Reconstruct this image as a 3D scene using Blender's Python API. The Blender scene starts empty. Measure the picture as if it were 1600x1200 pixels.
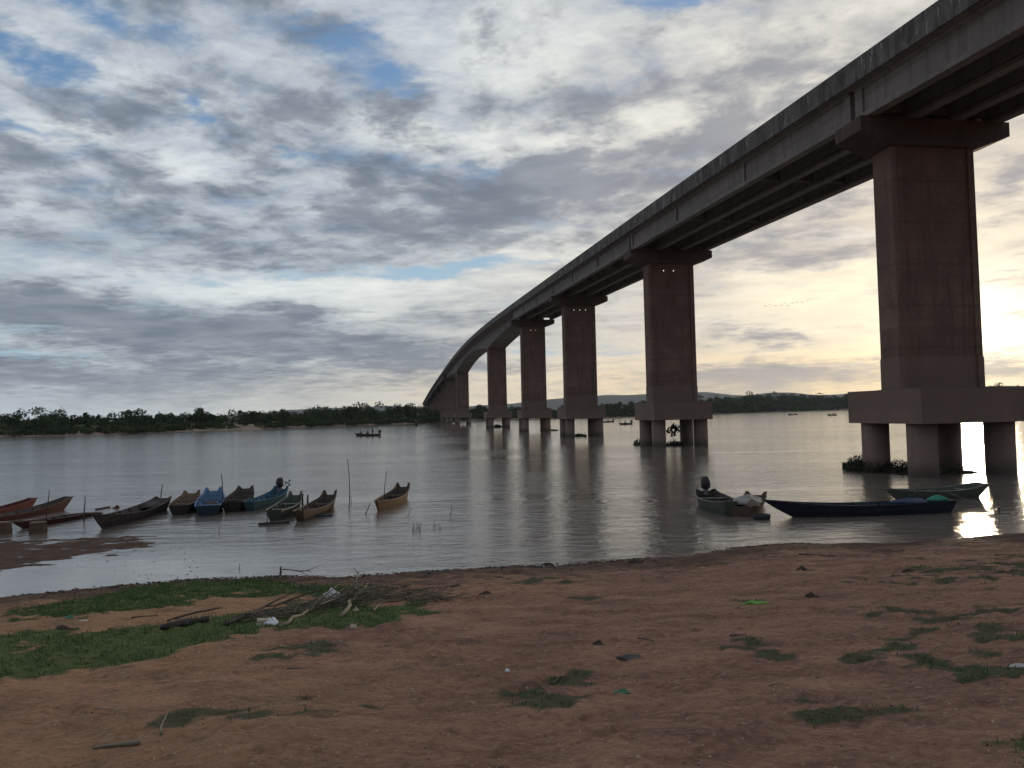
import bpy, bmesh, math, random
import numpy as np
from mathutils import Vector, Matrix
random.seed(7); rng = np.random.default_rng(7)
S = bpy.context.scene
COL = S.collection

# ------------------------------------------------------------------ camera
FPX, HC = 1150.0, 3.9
PITCH, ROLL = math.atan(47/1150), 0.022
Fv = np.array([0, math.cos(PITCH), math.sin(PITCH)])
U0 = np.array([0, -math.sin(PITCH), math.cos(PITCH)]); R0 = np.array([1.0, 0, 0])
Uv = U0*math.cos(ROLL) + R0*math.sin(ROLL); Rv = R0*math.cos(ROLL) - U0*math.sin(ROLL)
CAM = np.array([0, 0, HC])
def ray(px, py): return Fv + Rv*(px-800)/FPX + Uv*(600-py)/FPX
def at(px, py, z=0.0):
    d = ray(px, py); return CAM + d*((z-HC)/d[2])
def project(P):
    v = np.asarray(P) - CAM; d = v@Fv
    return 800 + FPX*(v@Rv)/d, 600 - FPX*(v@Uv)/d
def azel(px, py):
    d = ray(px, py); d = d/np.linalg.norm(d)
    return math.atan2(d[0], d[1]), math.asin(d[2])
cd = bpy.data.cameras.new('camera'); cam = bpy.data.objects.new('camera', cd); COL.objects.link(cam)
m = Matrix.Identity(4)
for i in range(3):
    m[i][0], m[i][1], m[i][2], m[i][3] = Rv[i], Uv[i], -Fv[i], CAM[i]
cam.matrix_world = m
cd.sensor_width = 36; cd.lens = FPX/1600*36; cd.clip_end = 30000; cd.clip_start = 0.1
S.camera = cam

# ------------------------------------------------------------------ noise helpers (mesh shaping)
def vnoise(x, y, seed=0):
    x = np.asarray(x, float); y = np.asarray(y, float)
    xi = np.floor(x).astype(np.int64); yi = np.floor(y).astype(np.int64)
    xf = x-xi; yf = y-yi
    def h(a, b):
        n = (a*374761393 + b*668265263 + seed*1442695041) & 0xffffffff
        n = ((n ^ (n >> 13))*1274126177) & 0xffffffff
        return ((n ^ (n >> 16)) & 0xffff)/65535.0
    u = xf*xf*(3-2*xf); v = yf*yf*(3-2*yf)
    return (h(xi, yi)*(1-u)+h(xi+1, yi)*u)*(1-v) + (h(xi, yi+1)*(1-u)+h(xi+1, yi+1)*u)*v
def fbm(x, y, seed=0, o=4):
    s = 0; a = .5; t = 0
    for k in range(o):
        s = s + a*vnoise(x*2**k, y*2**k, seed+k); t += a; a *= .5
    return s/t
def polydist(X, Y, poly):
    """signed distance (positive inside) of points to a polygon"""
    P = np.array(poly)[:, :2]; n = len(P)
    d = np.full(X.shape, 1e9); ins = np.zeros(X.shape, bool)
    for i in range(n):
        a = P[i]; b = P[(i+1) % n]; e = b-a
        t = np.clip(((X-a[0])*e[0]+(Y-a[1])*e[1])/(e@e+1e-12), 0, 1)
        d = np.minimum(d, np.hypot(X-a[0]-t*e[0], Y-a[1]-t*e[1]))
        c = (a[1] > Y) != (b[1] > Y)
        with np.errstate(divide='ignore', invalid='ignore'):
            ins ^= c & (X < (b[0]-a[0])*(Y-a[1])/(b[1]-a[1]+1e-30)+a[0])
    return np.where(ins, d, -d)
def sstep(a, b, x):
    t = np.clip((x-a)/(b-a), 0, 1); return t*t*(3-2*t)

# ------------------------------------------------------------------ mesh builder
class MB:
    def __init__(s): s.v = []; s.f = []
    def ring_loft(s, rings, caps=True, closed=True):
        n = len(rings[0]); b = len(s.v)
        for r in rings: s.v += [tuple(map(float, p)) for p in r]
        for i in range(len(rings)-1):
            for j in range(n if closed else n-1):
                k = (j+1) % n
                s.f.append((b+i*n+j, b+i*n+k, b+(i+1)*n+k, b+(i+1)*n+j))
        if caps and closed:
            s.f.append(tuple(b+j for j in reversed(range(n))))
            s.f.append(tuple(b+(len(rings)-1)*n+j for j in range(n)))
        return s
    def box(s, c, size, M=None):
        x, y, z = [q/2 for q in size]
        pts = [Vector((sx*x, sy*y, sz*z)) for sz in (-1, 1) for sx, sy in ((-1, -1), (1, -1), (1, 1), (-1, 1))]
        if M is not None: pts = [M @ p for p in pts]
        pts = [tuple(p + Vector(c)) for p in pts]
        return s.ring_loft([pts[:4], pts[4:]])
    def tube(s, pts, r, n=6):
        pts = [Vector(p) for p in pts]
        rr = r if hasattr(r, '__len__') else [r]*len(pts)
        rings = []
        for i, p in enumerate(pts):
            d = (pts[min(i+1, len(pts)-1)] - pts[max(i-1, 0)]).normalized()
            a = d.cross(Vector((0.3, 0.2, 1))); 
            if a.length < 1e-3: a = d.cross(Vector((1, 0, 0)))
            a.normalize(); b = d.cross(a)
            rings.append([p + (a*math.cos(2*math.pi*k/n) + b*math.sin(2*math.pi*k/n))*rr[i] for k in range(n)])
        return s.ring_loft(rings)
    def ball(s, c, r, n=8, m_=5, jit=0, seed=0):
        R = random.Random(seed); rings = []
        for i in range(m_+1):
            a = -math.pi/2 + math.pi*(i/m_)*.98 + .015
            rings.append([(c[0]+r[0]*math.cos(a)*math.cos(2*math.pi*k/n)*(1+jit*R.uniform(-1, 1)),
                           c[1]+r[1]*math.cos(a)*math.sin(2*math.pi*k/n)*(1+jit*R.uniform(-1, 1)),
                           c[2]+r[2]*math.sin(a)*(1+jit*R.uniform(-1, 1))) for k in range(n)])
        return s.ring_loft(rings)
    def build(s, name, mat, parent=None, smooth=False, loc=None, rot=None):
        me = bpy.data.meshes.new(name); me.from_pydata(s.v, [], s.f); me.update()
        if mat: me.materials.append(mat)
        if smooth: me.polygons.foreach_set('use_smooth', [True]*len(me.polygons))
        return link(name, me, parent, loc, rot)
def link(name, me, parent=None, loc=None, rot=None):
    o = bpy.data.objects.new(name, me); COL.objects.link(o)
    if parent: o.parent = parent
    if loc is not None: o.location = loc
    if rot is not None: o.rotation_euler = rot
    return o
def nmesh(name, V, Fq, mat, smooth=False):
    """mesh from numpy arrays, faces all of one size"""
    me = bpy.data.meshes.new(name); nv, nf, k = len(V), len(Fq), Fq.shape[1]
    me.vertices.add(nv); me.vertices.foreach_set('co', np.asarray(V, np.float32).ravel())
    me.loops.add(nf*k); me.loops.foreach_set('vertex_index', Fq.astype(np.int32).ravel())
    me.polygons.add(nf); me.polygons.foreach_set('loop_start', np.arange(0, nf*k, k, dtype=np.int32))
    me.polygons.foreach_set('loop_total', np.full(nf, k, np.int32))
    if smooth: me.polygons.foreach_set('use_smooth', np.ones(nf, bool))
    me.update(calc_edges=True); me.validate()
    if mat: me.materials.append(mat)
    return me
def empty(name, loc=(0, 0, 0), rz=0.0):
    o = bpy.data.objects.new(name, None); COL.objects.link(o)
    o.location = loc; o.rotation_euler = (0, 0, rz); o.empty_display_size = .3
    return o
def tag(o, label, cat, group=None, kind=None):
    o['label'] = label
    if cat: o['category'] = cat
    if group: o['group'] = group
    if kind: o['kind'] = kind
    return o
def struct(o, label=None, kind='structure', cat=None):
    o['kind'] = kind
    if label: o['label'] = label
    if cat: o['category'] = cat
    return o
def copy_tree(o, parent=None):
    c = o.copy(); COL.objects.link(c)
    if parent: c.parent = parent
    for ch in [q for q in o.children]: copy_tree(ch, c)
    return c

# ------------------------------------------------------------------ node helpers
class NT:
    def __init__(s, tree): s.t = tree; s.n = tree.nodes; s.l = tree.links
    def new(s, typ, **kw):
        n = s.n.new(typ)
        for k, v in kw.items(): setattr(n, k, v)
        return n
    def put(s, sock, v):
        if isinstance(v, bpy.types.NodeSocket): s.l.new(v, sock)
        else: sock.default_value = v
    def math(s, op, a, b=None, c=None, clamp=False):
        n = s.new('ShaderNodeMath', operation=op, use_clamp=clamp)
        for i, v in enumerate((a, b, c)):
            if v is not None: s.put(n.inputs[i], v)
        return n.outputs[0]
    def add(s, a, b): return s.math('ADD', a, b)
    def mul(s, a, b): return s.math('MULTIPLY', a, b)
    def step(s, lo, hi, v):
        n = s.new('ShaderNodeMapRange', interpolation_type='SMOOTHSTEP')
        s.put(n.inputs[0], v); s.put(n.inputs[1], lo); s.put(n.inputs[2], hi); return n.outputs[0]
    def lin(s, v, a, b, c, d):
        n = s.new('ShaderNodeMapRange')
        for i, q in enumerate((v, a, b, c, d)): s.put(n.inputs[i], q)
        return n.outputs[0]
    def noise(s, vec, scale, detail=4, rough=.55, dist=0.0, dim='3D'):
        n = s.new('ShaderNodeTexNoise', noise_dimensions=dim)
        s.put(n.inputs['Vector'], vec); n.inputs['Scale'].default_value = scale
        n.inputs['Detail'].default_value = detail; n.inputs['Roughness'].default_value = rough
        n.inputs['Distortion'].default_value = dist
        return n.outputs[0]
    def mapping(s, vec, loc=(0, 0, 0), rot=(0, 0, 0), scale=(1, 1, 1), typ='POINT'):
        n = s.new('ShaderNodeMapping', vector_type=typ); s.put(n.inputs['Vector'], vec)
        n.inputs['Location'].default_value = loc; n.inputs['Rotation'].default_value = rot; n.inputs['Scale'].default_value = scale
        return n.outputs[0]
    def mix(s, f, a, b, mode='MIX'):
        n = s.new('ShaderNodeMix', data_type='RGBA', blend_type=mode)
        s.put(n.inputs[0], f)
        for i, v in ((6, a), (7, b)):
            s.put(n.inputs[i], v if isinstance(v, bpy.types.NodeSocket) else (*v, 1.0))
        return n.outputs[2]
def new_mat(name):
    mt = bpy.data.materials.new(name); mt.use_nodes = True
    T = NT(mt.node_tree); b = T.n['Principled BSDF']
    return mt, T, b
def pbr(name, c1, c2, scale=4.0, rough=.8, bump=.3, stretch=(1, 1, 1), contrast=(.35, .65), bscale=None, spec=.3, space='Object', dist=0.02, metal=0.0):
    mt, T, b = new_mat(name)
    tc = T.new('ShaderNodeTexCoord').outputs[space] if space != 'Position' else T.new('ShaderNodeNewGeometry').outputs['Position']
    v = T.mapping(tc, scale=stretch)
    n1 = T.noise(v, scale, 6, .6)
    f = T.step(contrast[0], contrast[1], n1)
    T.put(b.inputs['Base Color'], T.mix(f, c1, c2))
    b.inputs['Roughness'].default_value = rough; b.inputs['Specular IOR Level'].default_value = spec
    b.inputs['Metallic'].default_value = metal
    if bump:
        bn = T.new('ShaderNodeBump'); bn.inputs['Strength'].default_value = bump; bn.inputs['Distance'].default_value = dist
        T.put(bn.inputs['Height'], T.noise(v, bscale or scale*3, 5, .6)); T.put(b.inputs['Normal'], bn.outputs[0])
    return mt

# ------------------------------------------------------------------ sky and sun
SUN_PX = (1527, 528)
SAZ, SEL = azel(*SUN_PX)
SDIR = Vector((math.sin(SAZ)*math.cos(SEL), math.cos(SAZ)*math.cos(SEL), math.sin(SEL)))
W = bpy.data.worlds.new('World'); S.world = W; W.use_nodes = True
T = NT(W.node_tree); T.n.clear()
out = T.new('ShaderNodeOutputWorld'); bg = T.new('ShaderNodeBackground'); T.l.new(bg.outputs[0], out.inputs[0])
STR = 0.1; bg.inputs['Strength'].default_value = STR
sky = T.new('ShaderNodeTexSky'); sky.sky_type = 'NISHITA'; sky.sun_disc = False
sky.sun_elevation = SEL; sky.sun_rotation = SAZ; sky.air_density = 1.0; sky.dust_density = 1.5; sky.ozone_density = 2.0
dirv = T.new('ShaderNodeTexCoord').outputs['Generated']
sep = T.new('ShaderNodeSeparateXYZ'); T.put(sep.inputs[0], dirv); dx, dy, dz = sep.outputs
az = T.math('ARCTAN2', dx, dy); el = T.math('ARCSINE', dz)
# a cloud deck: the direction cut with a flat layer overhead
k = T.math('DIVIDE', 1.0, T.add(T.math('MAXIMUM', dz, 0.0), 0.10))
cp = T.new('ShaderNodeCombineXYZ'); T.put(cp.inputs[0], T.mul(dx, k)); T.put(cp.inputs[1], T.mul(dy, k)); plane = cp.outputs[0]
ca = T.new('ShaderNodeCombineXYZ'); T.put(ca.inputs[0], az); T.put(ca.inputs[1], el); ang0 = ca.outputs[0]
# irregular edges for the placed clouds
wn = T.new('ShaderNodeTexNoise'); T.put(wn.inputs['Vector'], T.mapping(ang0, scale=(1, 2.0, 1))); wn.inputs['Scale'].default_value = 11; wn.inputs['Detail'].default_value = 8; wn.inputs['Roughness'].default_value = .6
wv = T.new('ShaderNodeVectorMath', operation='SUBTRACT'); T.l.new(wn.outputs['Color'], wv.inputs[0]); wv.inputs[1].default_value = (.5, .5, .5)
ws = T.new('ShaderNodeVectorMath', operation='MULTIPLY'); T.l.new(wv.outputs[0], ws.inputs[0]); ws.inputs[1].default_value = (.15, .07, 0)
wa = T.new('ShaderNodeVectorMath', operation='ADD'); T.l.new(ang0, wa.inputs[0]); T.l.new(ws.outputs[0], wa.inputs[1]); ang = wa.outputs[0]
def blobs(lst):
    acc = None
    for px, py, rx, ry, rot, w in lst:
        a, e = azel(px, py)
        mp = T.mapping(ang, loc=(a, e, 0), rot=(0, 0, math.radians(rot)), scale=(1.5*rx/FPX/(1+((px-800)/FPX)**2), 1.5*ry/FPX, 1), typ='TEXTURE')
        g = T.new('ShaderNodeTexGradient', gradient_type='SPHERICAL'); T.put(g.inputs[0], mp)
        v = T.mul(g.outputs['Fac'], w)
        acc = v if acc is None else T.add(acc, v)
    return acc
DARK = blobs([(230, 500, 400, 38, -4, 1.8), (620, 545, 170, 17, 0, .9), (790, 325, 350, 55, 8, 1.2), (850, 262, 85, 26, 0, .9), (1110, 215, 80, 38, 15, .9),
              (730, 150, 140, 40, -12, .7), (200, 172, 85, 26, 0, .9), (420, 198, 95, 44, -12, 1.0), (585, 190, 110, 24, -8, 1.0), (345, 290, 95, 22, -6, .9),
              (590, 268, 75, 44, -25, .9), (960, 165, 100, 34, 0, .8), (100, 265, 190, 50, -8, .7), (200, 370, 280, 30, 0, .55), (1240, 90, 170, 75, 10, .7),
              (200, 590, 480, 32, 0, 1.1), (715, 488, 75, 26, 0, .7), (1230, 588, 230, 20, 2, 1.4), (1210, 365, 90, 24, 15, .7), (1580, 275, 70, 36, 0, .8),
              (1560, 572, 120, 16, 0, 1.2), (700, 575, 160, 14, 0, .6), (440, 270, 50, 14, 0, .7), (1590, 480, 60, 8, 0, .6), (300, 60, 130, 40, -10, .4), (1200, 530, 150, 12, 3, .8), (1290, 400, 120, 22, 8, .8), (480, 20, 200, 30, 0, .35)])
BLUE = blobs([(525, 52, 70, 32, 0, .85), (60, 95, 170, 30, -16, .7), (330, 165, 55, 24, -10, 1.0), (60, 208, 110, 18, -5, 1.0), (440, 240, 50, 12, 0, .8), (150, 12, 130, 24, -10, .8),
              (430, 428, 270, 11, 3, .8), (740, 414, 160, 14, 6, 1.1), (1040, 4, 90, 18, 0, .8), (30, 566, 110, 9, 0, .9), (640, 130, 60, 22, 0, .6), (775, 268, 40, 16, 0, .8), (1290, 470, 50, 12, 0, .3), (1190, 475, 40, 14, 0, .5)])
BRIGHT = blobs([(770, 85, 130, 66, 0, .9), (640, 218, 150, 30, -5, .9), (285, 255, 110, 34, -15, .9), (830, 212, 140, 24, 0, .8), (130, 95, 170, 20, -16, .6), (300, 442, 330, 18, 2, .7),
                (600, 455, 260, 26, 4, .8), (1080, 60, 120, 46, 0, .7), (1260, 500, 240, 70, 0, .7), (560, 15, 160, 30, 0, .4), (100, 190, 100, 12, -10, .6), (850, 395, 160, 16, 8, .8), (1030, 170, 60, 60, 0, .5), (1240, 455, 120, 26, 6, .8)])
n_drk = T.noise(T.mapping(plane, loc=(3.1, 1.7, 0), rot=(0, 0, .45), scale=(1, .9, 1)), 4.6, 13, .62, .2)
n_mid = T.noise(T.mapping(plane, loc=(8.2, 4.3, 1), rot=(0, 0, .6), scale=(.8, 1.1, 1)), 3.1, 12, .62, .2)
n_band = T.noise(T.mapping(ang0, loc=(1.3, .4, 0), scale=(3.2, 24, 1)), 1.5, 9, .62, .5)
n_fine = T.noise(T.mapping(plane, loc=(1.2, 9.3, 2), rot=(0, 0, .9), scale=(.8, 1.5, 1)), 11.0, 8, .66, .15)
low = T.step(.30, .12, el)                                  # 1 near the horizon
nA = T.mix(low, n_mid, T.add(T.mul(n_band, .6), T.mul(n_mid, .4)))
nA = T.add(T.mul(nA, .74), T.mul(n_fine, .26))
nA = T.add(T.mul(T.math('SUBTRACT', nA, .5), 1.5), .5)
sd = T.new('ShaderNodeVectorMath', operation='DOT_PRODUCT'); T.put(sd.inputs[0], dirv); sd.inputs[1].default_value = SDIR
cs = T.math('MAXIMUM', sd.outputs['Value'], 0.0)
g_wide = T.math('POWER', cs, 8.0); g_mid = T.math('POWER', cs, 90.0); g_near = T.math('POWER', cs, 900.0)
# thin bright cover over the blue
cover = T.step(.26, .56, T.add(T.add(nA, T.mul(BRIGHT, .2)), T.add(T.mul(BLUE, -.33), .07)))
lum = T.step(.23, 1.03, T.add(T.add(nA, T.mul(BRIGHT, .26)), T.mul(BLUE, -.06)))
thin = T.mix(lum, (.228, .275, .345), (.71, .735, .72))
thin = T.mix(T.mul(g_wide, .85), thin, T.mix(lum, (.44, .375, .315), (1.0, .84, .55)))
warm_low = T.mul(T.step(.10, .02, el), T.math('POWER', cs, 4.0))
thin = T.mix(T.mul(T.step(.28, .0, el), .55), thin, T.mix(T.math('POWER', cs, 2.5), (.44, .56, .61), (.92, .74, .50)))
thin = T.mix(T.mul(warm_low, .8), thin, (1.15, .80, .34))
blue = T.mix(.5, T.mix(1.0, sky.outputs[0], (STR*1.4,)*3, 'MULTIPLY'), (.12, .25, .47))
blue = T.mix(low, blue, (.30, .43, .52))
c = T.mix(T.mul(cover, .94), blue, thin)
nD = T.add(T.mul(T.mix(low, n_drk, T.add(T.mul(n_band, .65), T.mul(n_drk, .35))), .74), T.mul(n_fine, .26))
nD = T.add(T.mul(T.math('SUBTRACT', nD, .5), 2.5), .5)
dk = T.step(.42, 1.0, T.add(T.add(T.add(nD, .05), T.mul(DARK, .40)), T.add(T.mul(BRIGHT, -.14), T.mul(BLUE, -.16))))
dcol = T.mix(T.step(.3, .7, n_mid), (.092, .122, .162), (.178, .210, .252))
dcol = T.mix(T.mul(g_wide, .75), dcol, (.37, .335, .33))
rim = T.mul(T.mul(dk, T.math('SUBTRACT', 1.0, dk)), T.step(.2, .7, lum))
c = T.mix(T.mul(rim, .9), c, T.mix(g_wide, (.74, .75, .72), (1.0, .93, .76)))
c = T.mix(T.mul(dk, .92), c, dcol)
# light breaking through the cloud around the sun
gl = T.add(T.mul(g_mid, .35), T.mul(g_near, 1.3))
gl = T.mul(gl, T.lin(dk, 0, 1, 1.0, .25))
c = T.mix(1.0, c, T.mix(1.0, (1.0, .84, .58), gl, 'MULTIPLY'), 'ADD')
# haze along the horizon, dusk behind the viewer
c = T.mix(T.mul(T.step(.075, -.005, el), .5), c, T.mix(T.math('POWER', cs, 3.0), (.40, .47, .53), (.80, .66, .46)))
back = T.step(.3, -.6, dy)
c = T.mix(T.mul(back, .6), c, (.16, .18, .235))
c = T.mix(T.step(0.0, -.02, dz), c, (.10, .09, .08))
c = T.mix(1.0, c, (1/STR,)*3, 'MULTIPLY')
T.put(bg.inputs['Color'], c)
sl = bpy.data.lights.new('sun', 'SUN'); sl.energy = 0.75; sl.angle = math.radians(3.2); sl.color = (1, .80, .55)
so = bpy.data.objects.new('sun', sl); COL.objects.link(so); so.location = (60, 90, 60)
so.rotation_euler = SDIR.to_track_quat('Z', 'Y').to_euler()
S.view_settings.view_transform = 'Standard'; S.view_settings.look = 'None'; S.view_settings.exposure = 0.48; S.view_settings.gamma = 1
try: S.view_settings.use_curve_mapping = False
except Exception: pass
S.cycles.use_denoising = True
S.cycles.max_bounces = 6; S.cycles.diffuse_bounces = 3; S.cycles.glossy_bounces = 3; S.cycles.volume_bounces = 0
S.cycles.sample_clamp_indirect = 6.0

# ------------------------------------------------------------------ materials
def concrete(name, c1, c2, streak=0.0):
    mt, T, b = new_mat(name)
    pos = T.new('ShaderNodeNewGeometry').outputs['Position']
    sp = T.new('ShaderNodeSeparateXYZ'); T.put(sp.inputs[0], pos)
    blot = T.noise(pos, .55, 7, .62, .3); runs = T.noise(T.mapping(pos, scale=(1, 1, .10)), 2.4, 6, .6)
    fine = T.noise(pos, 6, 5, .65)
    col = T.mix(T.step(.38, .62, T.add(T.mul(blot, .6), T.mul(fine, .4))), c1, c2)
    col = T.mix(T.mul(T.step(.48, .66, runs), .8), col, tuple(q*.55 for q in c1))
    lift = T.mul(sp.outputs[2], .42)
    board = T.step(.44, .5, T.math('ABSOLUTE', T.math('SUBTRACT', T.math('FRACT', lift), .5)))
    wn_ = T.new('ShaderNodeTexWhiteNoise', noise_dimensions='1D'); T.put(wn_.inputs['W'], T.math('FLOOR', T.add(lift, .5)))
    col = T.mix(T.mul(wn_.outputs['Value'], .55), col, tuple(q*.55 for q in c1))
    col = T.mix(T.mul(board, .5), col, tuple(q*.5 for q in c1))
    plank = T.step(.40, .5, T.math('ABSOLUTE', T.math('SUBTRACT', T.math('FRACT', T.mul(sp.outputs[2], 1.26)), .5)))
    col = T.mix(T.mul(plank, .28), col, tuple(q*.55 for q in c1))
    if streak:
        # lime runs washed down the outer face of the parapet
        st = T.step(.56, .68, T.noise(T.mapping(pos, scale=(1, 1, .16)), 3.2, 6, .68))
        col = T.mix(T.mul(st, streak), col, (.50, .48, .45))
        bl = T.step(.46, .6, T.noise(T.mapping(pos, loc=(4, 3, 0), scale=(1, 1, .3)), 1.3, 6, .65))
        col = T.mix(T.mul(bl, .75), col, (.055, .05, .048))
    else:
        # silt left by floods on the lowest lift of each pier
        tide = T.add(sp.outputs[2], T.mul(T.noise(pos, .8, 3), .10))
        col = T.mix(T.mul(T.step(6.72, 6.64, tide), .5), col, (.20, .145, .118))
        col = T.mix(T.mul(T.step(1.1, .2, tide), .8), col, (.06, .05, .04))
    T.put(b.inputs['Base Color'], col); b.inputs['Roughness'].default_value = .88; b.inputs['Specular IOR Level'].default_value = .2
    bn = T.new('ShaderNodeBump'); bn.inputs['Strength'].default_value = .35; bn.inputs['Distance'].default_value = .03
    T.put(bn.inputs['Height'], T.add(T.mul(fine, .6), T.mul(board, -.5))); T.put(b.inputs['Normal'], bn.outputs[0])
    return mt
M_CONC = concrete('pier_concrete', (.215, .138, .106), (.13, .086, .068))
M_GIRD = concrete('girder_concrete', (.265, .225, .20), (.185, .16, .142))
M_PARA = concrete('parapet_concrete', (.19, .165, .148), (.11, .096, .086), .75)
M_CAP_SHADED = concrete('cap_concrete_shaded', (.13, .092, .074), (.085, .06, .05))  # pier concrete darkened: shade under the deck painted into the cap beams' colour
M_ASPH = pbr('asphalt', (.05, .05, .05), (.07, .068, .065), 3, .9, .2, space='Position')
M_LAMP, T_, b_ = new_mat('lamp_glow'); b_.inputs['Emission Color'].default_value = (1, .97, .9, 1); b_.inputs['Emission Strength'].default_value = 1.2

def wood(name, c1, c2, worn=(.22, .19, .16), rough=.7):
    mt, T, b = new_mat(name)
    v = T.new('ShaderNodeTexCoord').outputs['Object']
    sp = T.new('ShaderNodeSeparateXYZ'); T.put(sp.inputs[0], v)
    g = T.noise(T.mapping(v, scale=(.8, 5, 9)), 2.2, 7, .62, .4)
    col = T.mix(T.step(.35, .65, g), c1, c2)
    wr = T.step(.56, .68, T.noise(T.mapping(v, loc=(2, 5, 1), scale=(.7, 2, 2.4)), 3.0, 6, .66))
    col = T.mix(T.mul(wr, .6), col, worn)
    seam = T.step(.43, .49, T.math('ABSOLUTE', T.math('SUBTRACT', T.math('FRACT', T.mul(T.add(sp.outputs[2], .07), 5.2)), .5)))
    col = T.mix(T.mul(seam, .6), col, tuple(q*.35 for q in c1))
    T.put(b.inputs['Base Color'], col); b.inputs['Roughness'].default_value = rough; b.inputs['Specular IOR Level'].default_value = .25
    bn = T.new('ShaderNodeBump'); bn.inputs['Strength'].default_value = .4; bn.inputs['Distance'].default_value = .012
    T.put(bn.inputs['Height'], T.add(g, T.mul(seam, -1.0))); T.put(b.inputs['Normal'], bn.outputs[0])
    return mt
M = {
 'dark': wood('dark_weathered_wood', (.040, .032, .029), (.068, .053, .045), (.10, .088, .078)),
 'darkin': wood('dark_wood_inside', (.060, .046, .038), (.095, .074, .060), (.14, .12, .105)),
 'brown': wood('brown_painted_wood', (.085, .052, .035), (.13, .083, .055), (.14, .115, .095)),
 'brownin': wood('brown_wood_inside', (.15, .105, .066), (.21, .15, .098), (.18, .15, .12)),
 'red': wood('red_painted_wood', (.095, .020, .017), (.13, .030, .025), (.11, .06, .05)),
 'rust': wood('rust_painted_wood', (.060, .020, .016), (.085, .030, .023), (.055, .038, .032)),
 'blue': wood('blue_painted_wood', (.09, .165, .27), (.125, .215, .335), (.26, .32, .37)),
 'bluedk': wood('dark_blue_hull_paint', (.026, .040, .058), (.04, .058, .08), (.06, .065, .07)),
 'navy': wood('navy_hull_paint', (.012, .014, .024), (.019, .021, .034), (.045, .045, .05)),
 'teal': wood('teal_painted_wood', (.050, .095, .10), (.07, .13, .135), (.12, .14, .14)),
 'tealin': wood('teal_blue_inside', (.045, .125, .18), (.065, .165, .22), (.12, .17, .20)),
 'green': wood('green_weathered_wood', (.060, .072, .056), (.092, .105, .080), (.13, .13, .11)),
 'orange': wood('orange_brown_wood', (.125, .066, .030), (.175, .098, .046), (.17, .125, .085)),
 'rail': wood('pale_worn_rail', (.15, .14, .12), (.22, .205, .18)),
 'pole': wood('bare_pole_wood', (.050, .040, .034), (.08, .064, .052)),
 'stick': wood('dry_stick_wood', (.17, .14, .095), (.25, .205, .145), (.30, .265, .21)),
 'log': wood('rotten_log_wood', (.035, .027, .023), (.06, .046, .037)),
}
M_MOTOR = pbr('motor_cowl', (.022, .014, .018), (.034, .024, .028), 6, .55, .05, spec=.3)
M_METAL = pbr('worn_metal', (.16, .16, .16), (.24, .235, .23), 8, .45, .1, metal=.6)
M_ROPE = pbr('rope_fibre', (.12, .10, .075), (.20, .17, .13), 30, .9, .3)
M_TARP = pbr('pale_tarp', (.20, .185, .165), (.28, .26, .235), 3, .7, .35, dist=.05)
M_TARPBR = pbr('brown_cover', (.10, .07, .055), (.15, .105, .08), 3, .8, .35)
M_BLUET = pbr('blue_sheet', (.03, .042, .085), (.045, .06, .11), 3, .6, .4)
M_NET = pbr('green_net', (.04, .19, .13), (.07, .28, .20), 18, .8, .6)
M_TYRE = pbr('black_rubber', (.02, .02, .021), (.035, .034, .034), 6, .75, .1)
M_PLASTIC = pbr('white_plastic', (.62, .63, .64), (.74, .74, .73), 6, .45, .4, dist=.03)
M_CARD = pbr('tan_card', (.42, .33, .24), (.50, .40, .30), 6, .8, .2)
M_GREENB = pbr('green_plastic', (.03, .11, .055), (.06, .18, .09), 9, .35, .3)
M_LEAFG = pbr('bright_leaf', (.11, .25, .04), (.17, .34, .07), 9, .55, .3)
M_CLOTH = pbr('muddy_cloth', (.07, .06, .055), (.12, .10, .09), 9, .95, .5)
M_STONE = pbr('pale_stone', (.42, .38, .34), (.52, .48, .44), 9, .85, .3)
M_CLOD = pbr('dark_clod', (.045, .032, .026), (.075, .052, .042), 9, .95, .6)
M_LEAF = pbr('water_plant_leaf', (.014, .022, .010), (.030, .042, .018), 3, .8, 0, space='Position')
M_TREE = pbr('far_foliage', (.034, .052, .024), (.070, .092, .042), .16, 1.0, 0, space='Position', contrast=(.4, .62), spec=0.0)
M_BARK = pbr('far_bark', (.06, .045, .035), (.09, .07, .055), 2, .9, .2)
M_SKIN = pbr('skin', (.20, .115, .08), (.24, .14, .095), 9, .6, 0)
M_HAIR = pbr('dark_hair', (.012, .01, .009), (.02, .017, .015), 9, .6, 0)
M_SHIRT = pbr('dark_shirt', (.03, .035, .05), (.045, .05, .07), 9, .85, .2)
M_SHIRT2 = pbr('grey_shirt', (.10, .10, .11), (.14, .14, .15), 9, .85, .2)
M_TROUS = pbr('dark_trousers', (.025, .025, .03), (.04, .04, .045), 9, .85, .2)
M_BIRD = pbr('bird_feather', (.45, .43, .42), (.55, .53, .52), 9, .7, 0)

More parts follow.
